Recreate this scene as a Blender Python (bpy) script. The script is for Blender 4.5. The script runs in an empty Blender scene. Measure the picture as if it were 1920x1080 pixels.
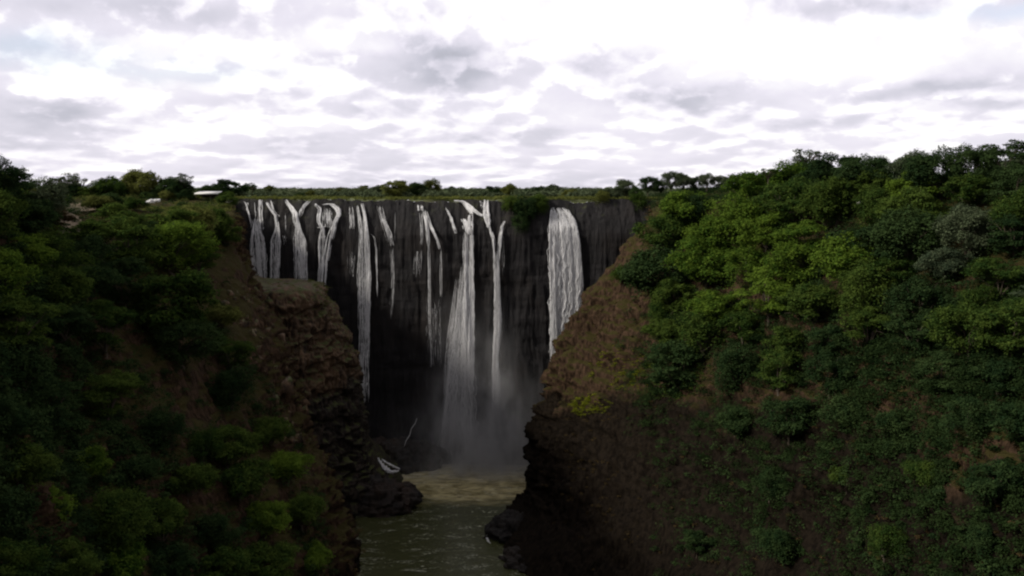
import bpy, math, random
import numpy as np
from mathutils import Vector, Matrix

random.seed(7)
RNG = np.random.default_rng(11)
R = math.radians
scene = bpy.context.scene
COL = scene.collection

# ------------------------------------------------------------------ camera model
F, CX, HY, H = 1663.0, 960.0, 352.0, 110.0     # focal length in photo pixels, horizon row, eye height over the river


def W(px, py, Y):
    return ((px - CX) / F * Y, Y, H - (py - HY) / F * Y)


def proj(P):
    P = np.asarray(P, dtype=float)
    Y = np.maximum(P[..., 1], 1e-3)
    return CX + F * P[..., 0] / Y, HY + F * (H - P[..., 2]) / Y


# ------------------------------------------------------------------ noise
def _hash(ix, iy, iz):
    h = (ix.astype(np.int64) * 374761393 + iy.astype(np.int64) * 668265263 + iz.astype(np.int64) * 2147483647) & 0xFFFFFFFF
    h = ((h ^ (h >> 13)) * 1274126177) & 0xFFFFFFFF
    h = ((h ^ (h >> 15)) * 2246822519) & 0xFFFFFFFF
    h = h ^ (h >> 16)
    return (h & 0xFFFFFF) / float(0xFFFFFF)


def vnoise(p):
    i = np.floor(p).astype(np.int64)
    f = p - i
    f = f * f * f * (f * (f * 6 - 15) + 10)
    o = 0
    for dx in (0, 1):
        wx = f[..., 0] if dx else 1 - f[..., 0]
        for dy in (0, 1):
            wy = f[..., 1] if dy else 1 - f[..., 1]
            for dz in (0, 1):
                wz = f[..., 2] if dz else 1 - f[..., 2]
                o = o + wx * wy * wz * _hash(i[..., 0] + dx, i[..., 1] + dy, i[..., 2] + dz)
    return o * 2 - 1


def fbm(p, octaves=4, gain=0.5):
    a, s, o = 1.0, 0.0, 0.0
    p = np.asarray(p, dtype=float)
    for k in range(octaves):
        o = o + a * vnoise(p + 17.3 * k)
        s += a
        a *= gain
        p = p * 2.03
    return o / s


# ------------------------------------------------------------------ mesh helpers
def mesh_np(name, verts, quads, smooth=False):
    verts = np.asarray(verts, dtype=np.float32).reshape(-1, 3)
    quads = np.asarray(quads, dtype=np.int32).reshape(-1, 4)
    m = bpy.data.meshes.new(name)
    m.vertices.add(len(verts))
    m.vertices.foreach_set('co', verts.ravel())
    m.loops.add(quads.size)
    m.loops.foreach_set('vertex_index', quads.ravel())
    m.polygons.add(len(quads))
    m.polygons.foreach_set('loop_start', np.arange(0, quads.size, 4, dtype=np.int32))
    m.polygons.foreach_set('loop_total', np.full(len(quads), 4, dtype=np.int32))
    if smooth:
        m.polygons.foreach_set('use_smooth', np.ones(len(quads), dtype=bool))
    m.update(calc_edges=True)
    return m


def obj(name, me, mat=None, parent=None):
    o = bpy.data.objects.new(name, me)
    COL.objects.link(o)
    if mat is not None and len(me.materials) == 0:
        me.materials.append(mat)
    if parent is not None:
        o.parent = parent
    return o


def tag(o, label=None, cat=None, group=None, kind=None):
    if label:
        o['label'] = label
    if cat:
        o['category'] = cat
    if group:
        o['group'] = group
    if kind:
        o['kind'] = kind
    return o


def empty(name, loc, rz=0.0, sc=1.0):
    o = bpy.data.objects.new(name, None)
    COL.objects.link(o)
    o.location = loc
    o.rotation_euler = (0, 0, rz)
    o.scale = (sc, sc, sc)
    return o


def grid_quads(n, m):
    a = np.arange(n * m).reshape(n, m)
    return np.stack([a[:-1, :-1], a[1:, :-1], a[1:, 1:], a[:-1, 1:]], -1).reshape(-1, 4)


def tube(pts, rads, sides=7):
    """verts and quads of a tapered tube along a polyline"""
    pts = [Vector(p) for p in pts]
    V = []
    for i, p in enumerate(pts):
        d = (pts[min(i + 1, len(pts) - 1)] - pts[max(i - 1, 0)]).normalized()
        a = d.cross(Vector((0.31, 0.95, 0.12))).normalized()
        b = d.cross(a).normalized()
        for k in range(sides):
            t = 2 * math.pi * k / sides
            V.append(p + (a * math.cos(t) + b * math.sin(t)) * rads[i])
    Q = []
    for i in range(len(pts) - 1):
        for k in range(sides):
            k2 = (k + 1) % sides
            Q.append((i * sides + k, i * sides + k2, (i + 1) * sides + k2, (i + 1) * sides + k))
    return [tuple(v) for v in V], Q


def join_vq(parts):
    V, Q, n = [], [], 0
    for v, q in parts:
        V.append(np.asarray(v, dtype=float).reshape(-1, 3))
        Q.append(np.asarray(q, dtype=np.int64).reshape(-1, 4) + n)
        n += len(V[-1])
    return np.concatenate(V), np.concatenate(Q)


def box_vq(x0, x1, y0, y1, z0, z1):
    V = [(x, y, z) for z in (z0, z1) for y in (y0, y1) for x in (x0, x1)]
    Q = [(0, 2, 3, 1), (4, 5, 7, 6), (0, 1, 5, 4), (2, 6, 7, 3), (0, 4, 6, 2), (1, 3, 7, 5)]
    return V, Q


# ------------------------------------------------------------------ node helpers
class NT:
    def __init__(self, tree):
        self.t = tree
        self.n = tree.nodes
        self.l = tree.links

    def new(self, kind, **kw):
        nd = self.n.new(kind)
        for k, v in kw.items():
            setattr(nd, k, v)
        return nd

    def put(self, sock, v):
        if hasattr(v, 'is_output'):
            self.l.new(v, sock)
        elif v is not None:
            if isinstance(v, (tuple, list)) and len(v) == 3 and sock.type == 'RGBA':
                v = (*v, 1)
            sock.default_value = v

    def m(self, op, a, b=None, c=None, clamp=False):
        nd = self.new('ShaderNodeMath', operation=op, use_clamp=clamp)
        self.put(nd.inputs[0], a)
        if b is not None:
            self.put(nd.inputs[1], b)
        if c is not None:
            self.put(nd.inputs[2], c)
        return nd.outputs[0]

    def vm(self, op, a, b=None):
        nd = self.new('ShaderNodeVectorMath', operation=op)
        self.put(nd.inputs[0], a)
        if b is not None:
            self.put(nd.inputs[1], b)
        return nd.outputs['Value'] if op in ('DOT_PRODUCT', 'LENGTH') else nd.outputs[0]

    def noise(self, vec, scale, detail=4, rough=0.55, dist=0.0):
        nd = self.new('ShaderNodeTexNoise')
        self.put(nd.inputs['Vector'], vec)
        nd.inputs['Scale'].default_value = scale
        nd.inputs['Detail'].default_value = detail
        nd.inputs['Roughness'].default_value = rough
        nd.inputs['Distortion'].default_value = dist
        return nd.outputs['Fac']

    def rng(self, v, a, b, c=0.0, d=1.0, smooth=True):
        nd = self.new('ShaderNodeMapRange', interpolation_type='SMOOTHSTEP' if smooth else 'LINEAR')
        self.put(nd.inputs['Value'], v)
        for k, x in zip(('From Min', 'From Max', 'To Min', 'To Max'), (a, b, c, d)):
            self.put(nd.inputs[k], x)
        return nd.outputs[0]

    def mix(self, f, a, b):
        nd = self.new('ShaderNodeMix', data_type='RGBA')
        self.put(nd.inputs['Factor'], f)
        self.put(nd.inputs[6], a)
        self.put(nd.inputs[7], b)
        return nd.outputs[2]

    def scale_vec(self, vec, s):
        nd = self.new('ShaderNodeMapping')
        self.put(nd.inputs['Vector'], vec)
        nd.inputs['Scale'].default_value = s
        return nd.outputs[0]

    def bump(self, h, strength, dist):
        nd = self.new('ShaderNodeBump')
        nd.inputs['Strength'].default_value = strength
        nd.inputs['Distance'].default_value = dist
        self.put(nd.inputs['Height'], h)
        return nd.outputs[0]


def material(name):
    mt = bpy.data.materials.new(name)
    mt.use_nodes = True
    mt.node_tree.nodes.clear()
    N = NT(mt.node_tree)
    out = N.new('ShaderNodeOutputMaterial')
    return mt, N, out


def principled(N, out, col, rough=0.9, normal=None, spec=0.2):
    p = N.new('ShaderNodeBsdfPrincipled')
    N.put(p.inputs['Base Color'], col)
    N.put(p.inputs['Roughness'], rough)
    p.inputs['Specular IOR Level'].default_value = spec
    if normal is not None:
        N.l.new(normal, p.inputs['Normal'])
    N.l.new(p.outputs[0], out.inputs['Surface'])
    return p


def leaf_material(name, dark, light, trans=0.3):
    mt, N, out = material(name)
    g = N.new('ShaderNodeNewGeometry')
    oi = N.new('ShaderNodeObjectInfo')
    n = N.noise(g.outputs['Position'], 0.55, 4, 0.6)
    f = N.m('ADD', N.rng(n, 0.3, 0.7), N.m('MULTIPLY', N.m('SUBTRACT', oi.outputs['Random'], 0.5), 0.6), clamp=True)
    at = N.new('ShaderNodeAttribute', attribute_name='tint')
    f = N.m('ADD', f, N.m('MULTIPLY', N.m('SUBTRACT', at.outputs['Fac'], 0.5), 0.7), clamp=True)
    c = N.mix(f, dark, light)
    d = N.new('ShaderNodeBsdfDiffuse')
    N.put(d.inputs['Color'], c)
    t = N.new('ShaderNodeBsdfTranslucent')
    N.put(t.inputs['Color'], c)
    mx = N.new('ShaderNodeMixShader')
    mx.inputs[0].default_value = trans
    N.l.new(d.outputs[0], mx.inputs[1])
    N.l.new(t.outputs[0], mx.inputs[2])
    N.l.new(mx.outputs[0], out.inputs['Surface'])
    return mt


LEAF = {
    'bright': leaf_material('leaf_bright_green', (0.0356, 0.0742, 0.0118), (0.1187, 0.1780, 0.0237), .38),
    'mid': leaf_material('leaf_mid_green', (0.0224, 0.0464, 0.0112), (0.0731, 0.1075, 0.0206), .34),
    'dark': leaf_material('leaf_dark_green', (0.0138, 0.0292, 0.0112), (0.0430, 0.0688, 0.0224), .28),
    'olive': leaf_material('leaf_olive_green', (0.0491, 0.0581, 0.0156), (0.1398, 0.1509, 0.0403), .32),
    'grey': leaf_material('leaf_grey_green', (0.0371, 0.0535, 0.0302), (0.0929, 0.1138, 0.0603), .28),
    'brown': leaf_material('leaf_dry_brown', (0.0292, 0.0206, 0.0086), (0.0817, 0.0568, 0.0258), .25),
    'painted_shade': leaf_material('leaf_painted_shade', (.0070, .0150, .0055), (.0230, .0380, .0120), .22),  # shade between the trees put into the leaf colour
    'moss': leaf_material('leaf_yellow_green', (0.0602, 0.0731, 0.0069), (0.1720, 0.1849, 0.0172), .35),
}


def bark_material():
    mt, N, out = material('bark')
    g = N.new('ShaderNodeNewGeometry')
    n = N.noise(N.scale_vec(g.outputs['Position'], (3, 3, .6)), 2, 4)
    principled(N, out, N.mix(n, (.030, .022, .016), (.110, .088, .066)), .95, N.bump(n, .6, .05))
    return mt


BARK = bark_material()


def slope_material():
    """soil, dry grass and broken basalt, chosen by steepness and patches"""
    mt, N, out = material('hillside')
    g = N.new('ShaderNodeNewGeometry')
    pos = g.outputs['Position']
    sep = N.new('ShaderNodeSeparateXYZ')
    N.l.new(g.outputs['Normal'], sep.inputs[0])
    up = N.m('ABSOLUTE', sep.outputs[2])
    n1 = N.noise(pos, .07, 5, .6)
    n2 = N.noise(pos, .6, 6, .65)
    n3 = N.noise(N.scale_vec(pos, (1.0, 1.0, .28)), .9, 6, .7)
    soil = N.mix(n2, (.008, .0055, .003), (.030, .019, .0108))
    grass = N.mix(n2, (.018, .015, .006), (.056, .047, .016))
    rock = N.mix(N.rng(n3, .3, .7), (.009, .006, .004), (.072, .044, .027))
    f_g = N.rng(N.m('ADD', n1, N.m('MULTIPLY', up, .85)), .92, 1.12)
    c = N.mix(f_g, soil, grass)
    f_r = N.rng(N.m('SUBTRACT', N.m('ADD', n3, .42), up), .22, .42)
    c = N.mix(f_r, c, rock)
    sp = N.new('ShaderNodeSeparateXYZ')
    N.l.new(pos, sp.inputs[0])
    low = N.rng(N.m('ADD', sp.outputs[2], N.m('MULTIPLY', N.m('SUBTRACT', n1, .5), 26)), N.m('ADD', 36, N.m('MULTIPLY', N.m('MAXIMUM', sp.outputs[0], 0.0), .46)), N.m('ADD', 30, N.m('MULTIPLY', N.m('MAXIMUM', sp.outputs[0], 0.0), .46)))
    flow = N.mix(N.rng(n3, .3, .72), (.004, .003, .0023), (.019, .014, .0095))  # dark lower rock band, with shade on the low slopes painted in
    c = N.mix(low, c, flow)  # dark lower band, with the painted shade on the low slopes
    h = N.m('ADD', n3, N.m('MULTIPLY', n2, .5))
    principled(N, out, c, .95, N.bump(h, .9, .9), .03)
    return mt


def basalt_material(name, lo, hi, stain=(.06, .042, .03), wet=.75, dark_z=None, mossy=True):
    mt, N, out = material(name)
    g = N.new('ShaderNodeNewGeometry')
    pos = g.outputs['Position']
    sep = N.new('ShaderNodeSeparateXYZ')
    N.l.new(g.outputs['Normal'], sep.inputs[0])
    col = N.noise(N.scale_vec(pos, (1, 1, .12)), .9, 5, .65)
    bed = N.noise(N.scale_vec(pos, (.15, .15, 1)), .6, 5, .6)
    big = N.noise(pos, .06, 4)
    h = N.m('ADD', col, N.m('MULTIPLY', bed, .35))
    c = N.mix(N.rng(h, .48, .90), lo, hi)
    c = N.mix(N.rng(big, .48, .72), c, stain)
    if dark_z is not None:          # rock colour turns darker below this height
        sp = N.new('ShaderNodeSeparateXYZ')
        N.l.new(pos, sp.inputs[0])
        low = N.rng(N.m('ADD', sp.outputs[2], N.m('MULTIPLY', N.m('SUBTRACT', big, .5), 18)), dark_z + 2, dark_z - 2)
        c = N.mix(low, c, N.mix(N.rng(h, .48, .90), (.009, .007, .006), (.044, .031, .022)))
    tuft = N.m('MULTIPLY', N.rng(sep.outputs[2], .45, .8) if mossy else 0.0, N.rng(N.noise(pos, .3, 4), .42, .6))
    c = N.mix(tuft, c, (.055, .062, .018))
    principled(N, out, c, wet, N.bump(h, 1.0, .8), .25)
    return mt


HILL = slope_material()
BASALT = basalt_material('wet_basalt', (.0062, .0054, .0058), (.0170, .0146, .0154), (.0155, .0120, .0108))
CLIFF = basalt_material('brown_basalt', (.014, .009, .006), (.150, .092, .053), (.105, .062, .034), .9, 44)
DARKROCK = basalt_material('dark_basalt', (.008, .0065, .006), (.036, .028, .023), (.040, .024, .016), .6, None, False)


# ------------------------------------------------------------------ terrain patches
def cr(P, n):
    """Catmull-Rom resample of control points along axis 0"""
    P = np.asarray(P, dtype=float)
    k = len(P)
    t = np.linspace(0, k - 1, n)
    i = np.clip(np.floor(t).astype(int), 0, k - 2)
    f = (t - i).reshape(-1, *([1] * (P.ndim - 1)))
    p0, p1, p2, p3 = P[np.maximum(i - 1, 0)], P[i], P[i + 1], P[np.minimum(i + 2, k - 1)]
    # tangents are held to the shorter neighbouring span, so the net cannot overshoot
    def tan(a, b, c):
        t_ = .5 * (c - a)
        lim = np.minimum(np.linalg.norm(b - a, axis=-1, keepdims=True), np.linalg.norm(c - b, axis=-1, keepdims=True))
        return t_ * np.minimum(1, lim / np.maximum(np.linalg.norm(t_, axis=-1, keepdims=True), 1e-9))
    m1, m2 = tan(p0, p1, p2), tan(p1, p2, p3)
    h1 = 2 * f ** 3 - 3 * f ** 2 + 1
    h2 = f ** 3 - 2 * f ** 2 + f
    h3 = -2 * f ** 3 + 3 * f ** 2
    h4 = f ** 3 - f ** 2
    return h1 * p1 + h2 * m1 + h3 * p2 + h4 * m2


def normals(G):
    du = np.gradient(G, axis=0)
    dv = np.gradient(G, axis=1)
    n = np.cross(du, dv)
    n /= np.maximum(np.linalg.norm(n, axis=-1, keepdims=True), 1e-6)
    return n


class Patch:
    def __init__(self, name, ctrl, n, m, mat, amp=1.5, scale=.12, rock=0.0, rockmask=None, label=None):
        C = np.asarray(ctrl, dtype=float)              # rows x cols x 3, world
        G = cr(C, n)
        G = np.swapaxes(cr(np.swapaxes(G, 0, 1), m), 0, 1)
        Nn = normals(G)
        flip = np.where(np.sum(Nn * (np.array([0, -60, 130.0]) - G), -1, keepdims=True) < 0, -1, 1)
        Nn = Nn * (1 if np.mean(flip[n // 3:2 * n // 3]) > 0 else -1)
        d = amp * fbm(G * scale, 5, .55)
        steep = 1 - np.clip(np.abs(Nn[..., 2]), 0, 1)
        if rock:
            q = G * np.array([.22, .22, .075])
            b = fbm(q, 4, .6)
            cell = np.abs(fbm(G * np.array([.16, .16, .30]) + 9, 3, .55))
            rk = rock * (b * 1.2 + (.5 - cell * 2.2)) * np.clip((steep - .25) * 2.2, 0, 1)
            if rockmask is not None:
                rk = rk * rockmask(*proj(G))
            # vertical joints and stepped lava flows
            jn = vnoise(G * np.array([.42, .42, .035]) + 31) + .5 * vnoise(G * np.array([.9, .9, .09]) + 7)
            crack = -1.5 * np.clip(1 - np.abs(jn) * 5.0, 0, 1)
            q = G[..., 2] / 8.5 + 1.1 * fbm(G * .035 + 2, 3)
            fr = q - np.floor(q)
            ledge = 1.5 * (np.clip((1 - fr) * 1.25, 0, 1) - .5)
            rk = rk + (crack + ledge) * np.clip((steep - .3) * 2.4, 0, 1) * min(rock, 2.0) * .6 * (1 if rockmask is None else np.clip(rockmask(*proj(G)), .5, 1.5))
            d = d + rk
        G = G + Nn * d[..., None]
        self.G, self.N = G, normals(G) * (1 if np.sum(normals(G) * Nn) > 0 else -1)
        self.px, self.py = proj(G)
        facing = np.sum(self.N * (np.array([0, 0, H]) - G), -1)
        bad = (facing < 0) | (G[..., 1] < 20)
        self.px = np.where(bad, 1e6, self.px)
        self.flat = G.reshape(-1, 3)
        me = mesh_np(name, G, grid_quads(n, m), True)
        self.o = obj(name, me, mat)
        tag(self.o, label, None, None, 'structure')

    def at(self, px, py):
        d = (self.px - px) ** 2 + (self.py - py) ** 2
        k = int(np.argmin(d))
        return self.flat[k].copy(), self.N.reshape(-1, 3)[k].copy(), math.sqrt(d.ravel()[k])


def imgrow(*pts):
    return [W(*p) for p in pts]


# ---- right hill: columns run from the hidden chasm side, round the gorge edge, to beyond the frame and past the camera
right_rows = [
    imgrow((1225, 378, 372), (1250, 372, 375), (1300, 366, 380), (1450, 352, 385), (1600, 345, 370), (1800, 340, 345), (2000, 335, 320), (2400, 330, 300)),
    imgrow((1222, 400, 326), (1252, 394, 316), (1305, 388, 300), (1450, 374, 265), (1600, 354, 235), (1800, 345, 205), (2000, 338, 180), (2400, 330, 150)),
    imgrow((1168, 470, 317), (1215, 464, 306), (1285, 458, 290), (1450, 444, 250), (1600, 434, 218), (1800, 428, 188), (2000, 420, 165), (2400, 420, 135)),
    imgrow((1093, 560, 313), (1150, 553, 302), (1255, 545, 281), (1440, 530, 236), (1600, 525, 203), (1800, 520, 172), (2000, 515, 150), (2400, 520, 122)),
    imgrow((1037, 660, 311), (1110, 655, 294), (1230, 650, 267), (1430, 640, 222), (1600, 630, 190), (1800, 625, 160), (2000, 620, 138), (2400, 640, 110)),
    imgrow((1021, 755, 309), (1090, 758, 282), (1220, 755, 253), (1420, 750, 209), (1600, 745, 178), (1800, 740, 149), (2000, 740, 128), (2400, 780, 101)),
    imgrow((998, 830, 308), (1080, 850, 271), (1210, 860, 240), (1410, 870, 198), (1600, 870, 167), (1800, 870, 138), (2000, 880, 119), (2400, 950, 94)),
    imgrow((993, 912, 305), (1048, 975, 260), (1190, 980, 228), (1400, 1000, 189), (1600, 1010, 158), (1800, 1010, 130), (2000, 1020, 112), (2400, 1100, 88)),
    imgrow((962, 955, 300), (990, 1050, 256), (1100, 1140, 223)) + [(33, 175, 14), (45, 139, 18), (53, 103, 18), (57, 72, 18), (60, 42, 18)],
    [(-7, 288, -3), (.5, 250, -3), (14, 215, -3), (28, 170, -3), (40, 135, -3), (48, 100, -3), (52, 70, -3), (55, 40, -3)],
]
ex = []
for r, row in enumerate(right_rows):
    x, y, z = row[0]
    t = r / (len(right_rows) - 1)
    ex.append([(x + 150, y + 24, z), (x + 16 + 8 * t, y + 20, z)] + row
              + [(110 - 52 * t, -40, 122 - 125 * t), (116 - 52 * t, -220, 122 - 125 * t)])
ex.insert(0, [tuple(np.array(p) + (np.array(p) - np.array(q)) * .12) for p, q in zip(ex[0], ex[1])])
ex.insert(0, [(p[0] + 900, p[1] + (90 if p[1] > 0 else 0), p[2] - 1.5) for p in ex[0]])
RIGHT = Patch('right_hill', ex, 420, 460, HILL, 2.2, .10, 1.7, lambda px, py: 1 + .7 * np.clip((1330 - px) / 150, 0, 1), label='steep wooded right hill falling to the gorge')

left_rows = [
    imgrow((-500, 330, 300), (-150, 340, 320), (0, 352, 350), (130, 371, 372), (280, 376, 374), (390, 378, 374), (436, 381, 372)),
    imgrow((-500, 330, 90), (-150, 330, 120), (0, 348, 150), (120, 396, 215), (270, 399, 250), (380, 402, 268), (438, 408, 276)),
    imgrow((-500, 420, 78), (-150, 420, 104), (0, 430, 135), (130, 450, 185), (270, 465, 220), (390, 470, 245), (452, 478, 264)),
    imgrow((-500, 520, 70), (-150, 520, 94), (0, 530, 122), (140, 545, 162), (280, 560, 190), (400, 560, 220), (475, 548, 246)),
    imgrow((-500, 620, 64), (-150, 630, 87), (0, 640, 112), (150, 650, 145), (300, 660, 170), (430, 660, 200), (522, 650, 230)),
    imgrow((-500, 740, 58), (-150, 740, 80), (0, 750, 103), (150, 760, 132), (310, 760, 155), (450, 760, 185), (549, 742, 221)),
    imgrow((-500, 840, 54), (-150, 850, 75), (0, 850, 96), (160, 860, 122), (330, 860, 145), (480, 850, 175), (570, 832, 211)),
    imgrow((-500, 930, 50), (-150, 940, 71), (0, 940, 91), (165, 950, 115), (345, 950, 138), (510, 920, 168), (600, 890, 204)),
    imgrow((-500, 1010, 47), (-150, 1020, 67), (0, 1020, 87), (170, 1030, 110), (355, 1030, 132), (530, 1000, 162), (630, 962, 197)),
    imgrow((-500, 1150, 44), (-150, 1150, 63), (0, 1140, 82), (175, 1140, 104), (365, 1130, 126), (550, 1100, 157), (656, 1085, 188)),
    [(-47, 20, -3), (-46, 50, -3), (-46, 80, -3), (-45, 105, -3), (-42, 130, -3), (-38, 158, -3), (-33.5, 186, -3)],
]
ex = []
for r, row in enumerate(left_rows):
    x, y, z = row[-1]
    t = r / (len(left_rows) - 1)
    k = 0.0 if r == 0 else 1.0
    ex.append([(-120 + 65 * t, -220, 122 - 125 * t), (-112 + 60 * t, -50, 122 - 125 * t)] + row
              + [(x * (1 + (26 * k + 4) / y) - 4 - 3 * t, y + 26 * k + 4, z), (x * (1 + (44 * k + 6) / y) - 50, y + 44 * k + 6, z)])
ex.insert(0, [tuple(np.array(p) + (np.array(p) - np.array(q)) * .12) for p, q in zip(ex[0], ex[1])])
ex.insert(0, [(p[0] - 900, p[1] + (60 if p[1] > 0 else 0), p[2] - 1.5) for p in ex[0]])


def rub(px, py):
    return 1 + 1.3 * np.clip(1 - np.abs(px - (430 + (py - 520) * .45)) / 90, 0, 1)


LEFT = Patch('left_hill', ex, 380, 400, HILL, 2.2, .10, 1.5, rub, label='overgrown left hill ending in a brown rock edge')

spur_rows = [
    imgrow((420, 490, 345), (490, 520, 340), (550, 524, 338), (588, 527, 336), (600, 530, 334)),
    imgrow((420, 520, 287), (480, 541, 285), (545, 543, 288), (590, 547, 296), (617, 578, 308)),
    imgrow((430, 600, 280), (490, 620, 280), (555, 625, 282), (612, 632, 292), (652, 655, 308)),
    imgrow((430, 700, 277), (500, 700, 277), (560, 700, 280), (622, 700, 290), (664, 702, 309)),
    imgrow((440, 800, 272), (510, 790, 273), (565, 790, 277), (628, 790, 290), (673, 775, 311)),
    imgrow((440, 880, 266), (520, 870, 270), (580, 870, 277), (642, 866, 293), (686, 842, 315)),
    imgrow((440, 960, 260), (530, 940, 267), (592, 935, 277), (662, 915, 296), (722, 880, 320)),
    [(-88, 254, -3), (-72, 262, -3), (-60, 278, -3), (-51, 297, -3), (-38, 316, -3)],
]
ex = []
for r, row in enumerate(spur_rows):
    x, y, z = row[-1]
    k = 0.0 if r == 0 else 1.0
    ex.append(row + [(x * (1 + (24 * k + 2) / y) - 4, y + 24 * k + 2, z), (x * (1 + (30 * k + 3) / y) - 70, y + 30 * k + 3, z)])
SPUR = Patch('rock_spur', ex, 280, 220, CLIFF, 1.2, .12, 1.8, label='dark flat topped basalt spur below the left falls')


def surface_sheet(name, label, patch, px, py, rx, ry, mat, lift=.12):
    """bare ground lying on a hillside"""
    n, m = patch.px.shape
    q = grid_quads(n, m)
    w = ((patch.px - px) / rx) ** 2 + ((patch.py - py) / ry) ** 2 + .5 * fbm(patch.G * .25, 3)
    q = q[np.all(w.ravel()[q] < 1, axis=1)]
    if not len(q):
        return
    used, inv = np.unique(q, return_inverse=True)
    tag(obj(name, mesh_np(name, (patch.flat + patch.N.reshape(-1, 3) * lift)[used], inv.reshape(-1, 4), True), mat), label, None, None, 'structure')


mt, N, out = material('bare_earth')
g = N.new('ShaderNodeNewGeometry')
n2 = N.noise(g.outputs['Position'], .7, 5, .65)
principled(N, out, N.mix(n2, (.085, .060, .036), (.24, .19, .135)), .95, N.bump(n2, .5, .3), .1)
surface_sheet('bare_ground', 'pale bare earth clearing on top of the left hill', LEFT, 150, 391, 52, 10, mt)
surface_sheet('bare_ground', 'brown bare earth slope under the clearing on the left hill', LEFT, 120, 420, 34, 22, mt)

# ---- the wall the falls drop over, the plateau behind it and the river
def wall_y(X, Z):
    X = np.asarray(X, dtype=float)
    Z = np.asarray(Z, dtype=float)
    p = np.stack([X, np.zeros_like(X), Z], -1)
    top = np.clip((Z - 91.0) / 14.0, 0, 1)
    foot = np.clip((26.0 - Z) / 26.0, 0, 1)
    y = 359.5 + 6.0 * top ** 1.4 - 6.0 * foot ** 2
    y = y + 3.2 * fbm(p * np.array([.035, 1, .012]), 3) + .95 * fbm(p * np.array([.30, 1, .05]) + 5, 4, .65) \
        + .45 * fbm(p * np.array([.06, 1, .30]) + 11, 3, .6) \
        - .55 * np.clip(1 - np.abs(vnoise(p * np.array([.33, 1, .035]) + 3)) * 5, 0, 1)
    return y


LIPZ = 104.7


def lip(X):
    X = np.asarray(X, dtype=float)
    q = np.stack([X, 0 * X, 0 * X], -1)
    return np.where((X > -186) & (X < 96), 1.1 * fbm(q * .07 + 3, 3) + 1.2 * fbm(q * .31 + 8, 3, .6), 0)


nx, nz = 520, 150
gx, gz = np.meshgrid(np.linspace(-185, 95, nx), np.linspace(LIPZ, -4, nz), indexing='ij')
Gw = np.stack([gx, wall_y(gx, gz), gz + lip(gx) * np.clip((gz - 80) / 24.7, 0, 1)], -1)
wall = obj('falls_cliff', mesh_np('falls_cliff', Gw, grid_quads(nx, nz), True), BASALT)
tag(wall, 'tall dark basalt cliff the waterfalls drop over', None, None, 'structure')


def plateau_material():
    mt, N, out = material('plateau_scrub')
    g = N.new('ShaderNodeNewGeometry')
    pos = g.outputs['Position']
    n1 = N.noise(pos, .03, 5, .6)
    n2 = N.noise(pos, .5, 5, .7)
    c = N.mix(n2, (.050, .062, .024), (.140, .152, .062))
    c = N.mix(N.rng(n1, .55, .72), c, (.150, .112, .070))
    principled(N, out, c, .95, N.bump(n2, .8, .6), .1)
    return mt


PLAT = plateau_material()
xs = np.concatenate([np.linspace(-5000, -200, 40), np.linspace(-185, 95, 300), np.linspace(110, 5000, 40)])
ys = np.concatenate([[0.0, .6, 1.6], np.geomspace(3, 6500, 70)])
gx, gy = np.meshgrid(xs, ys, indexing='ij')
edge = wall_y(np.clip(xs, -185, 95), np.full_like(xs, LIPZ))[:, None]
PY = edge + gy
p3 = np.stack([gx, PY, np.zeros_like(gx)], -1)
PZ = LIPZ + np.clip(gy / 4, 0, 1) * (.9 * fbm(p3 * .09, 4) + .25) + np.clip(gy / 200, 0, 1) * 1.2 * fbm(p3 * .004, 3)
PZ = PZ + lip(gx) * np.exp(-gy / 5.0)
PZ = PZ - 1.2 * np.clip((gy - 300) / 3000, 0, 1)
plateau = obj('plateau_ground', mesh_np('plateau_ground', np.stack([gx, PY, PZ], -1), grid_quads(len(xs), len(ys)), True), PLAT)
tag(plateau, 'flat scrubby plateau reaching to the horizon', None, None, 'structure')


def plateau_z(x, y):
    e = float(wall_y(min(max(x, -185), 95), LIPZ))
    g = y - e
    p = np.array([x, y, 0.0])
    z = LIPZ + min(max(g / 4, 0), 1) * (.9 * float(fbm(p * .09, 4)) + .25) + min(max(g / 200, 0), 1) * 1.2 * float(fbm(p * .004, 3))
    return z - 1.2 * min(max((g - 300) / 3000, 0), 1)


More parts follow.
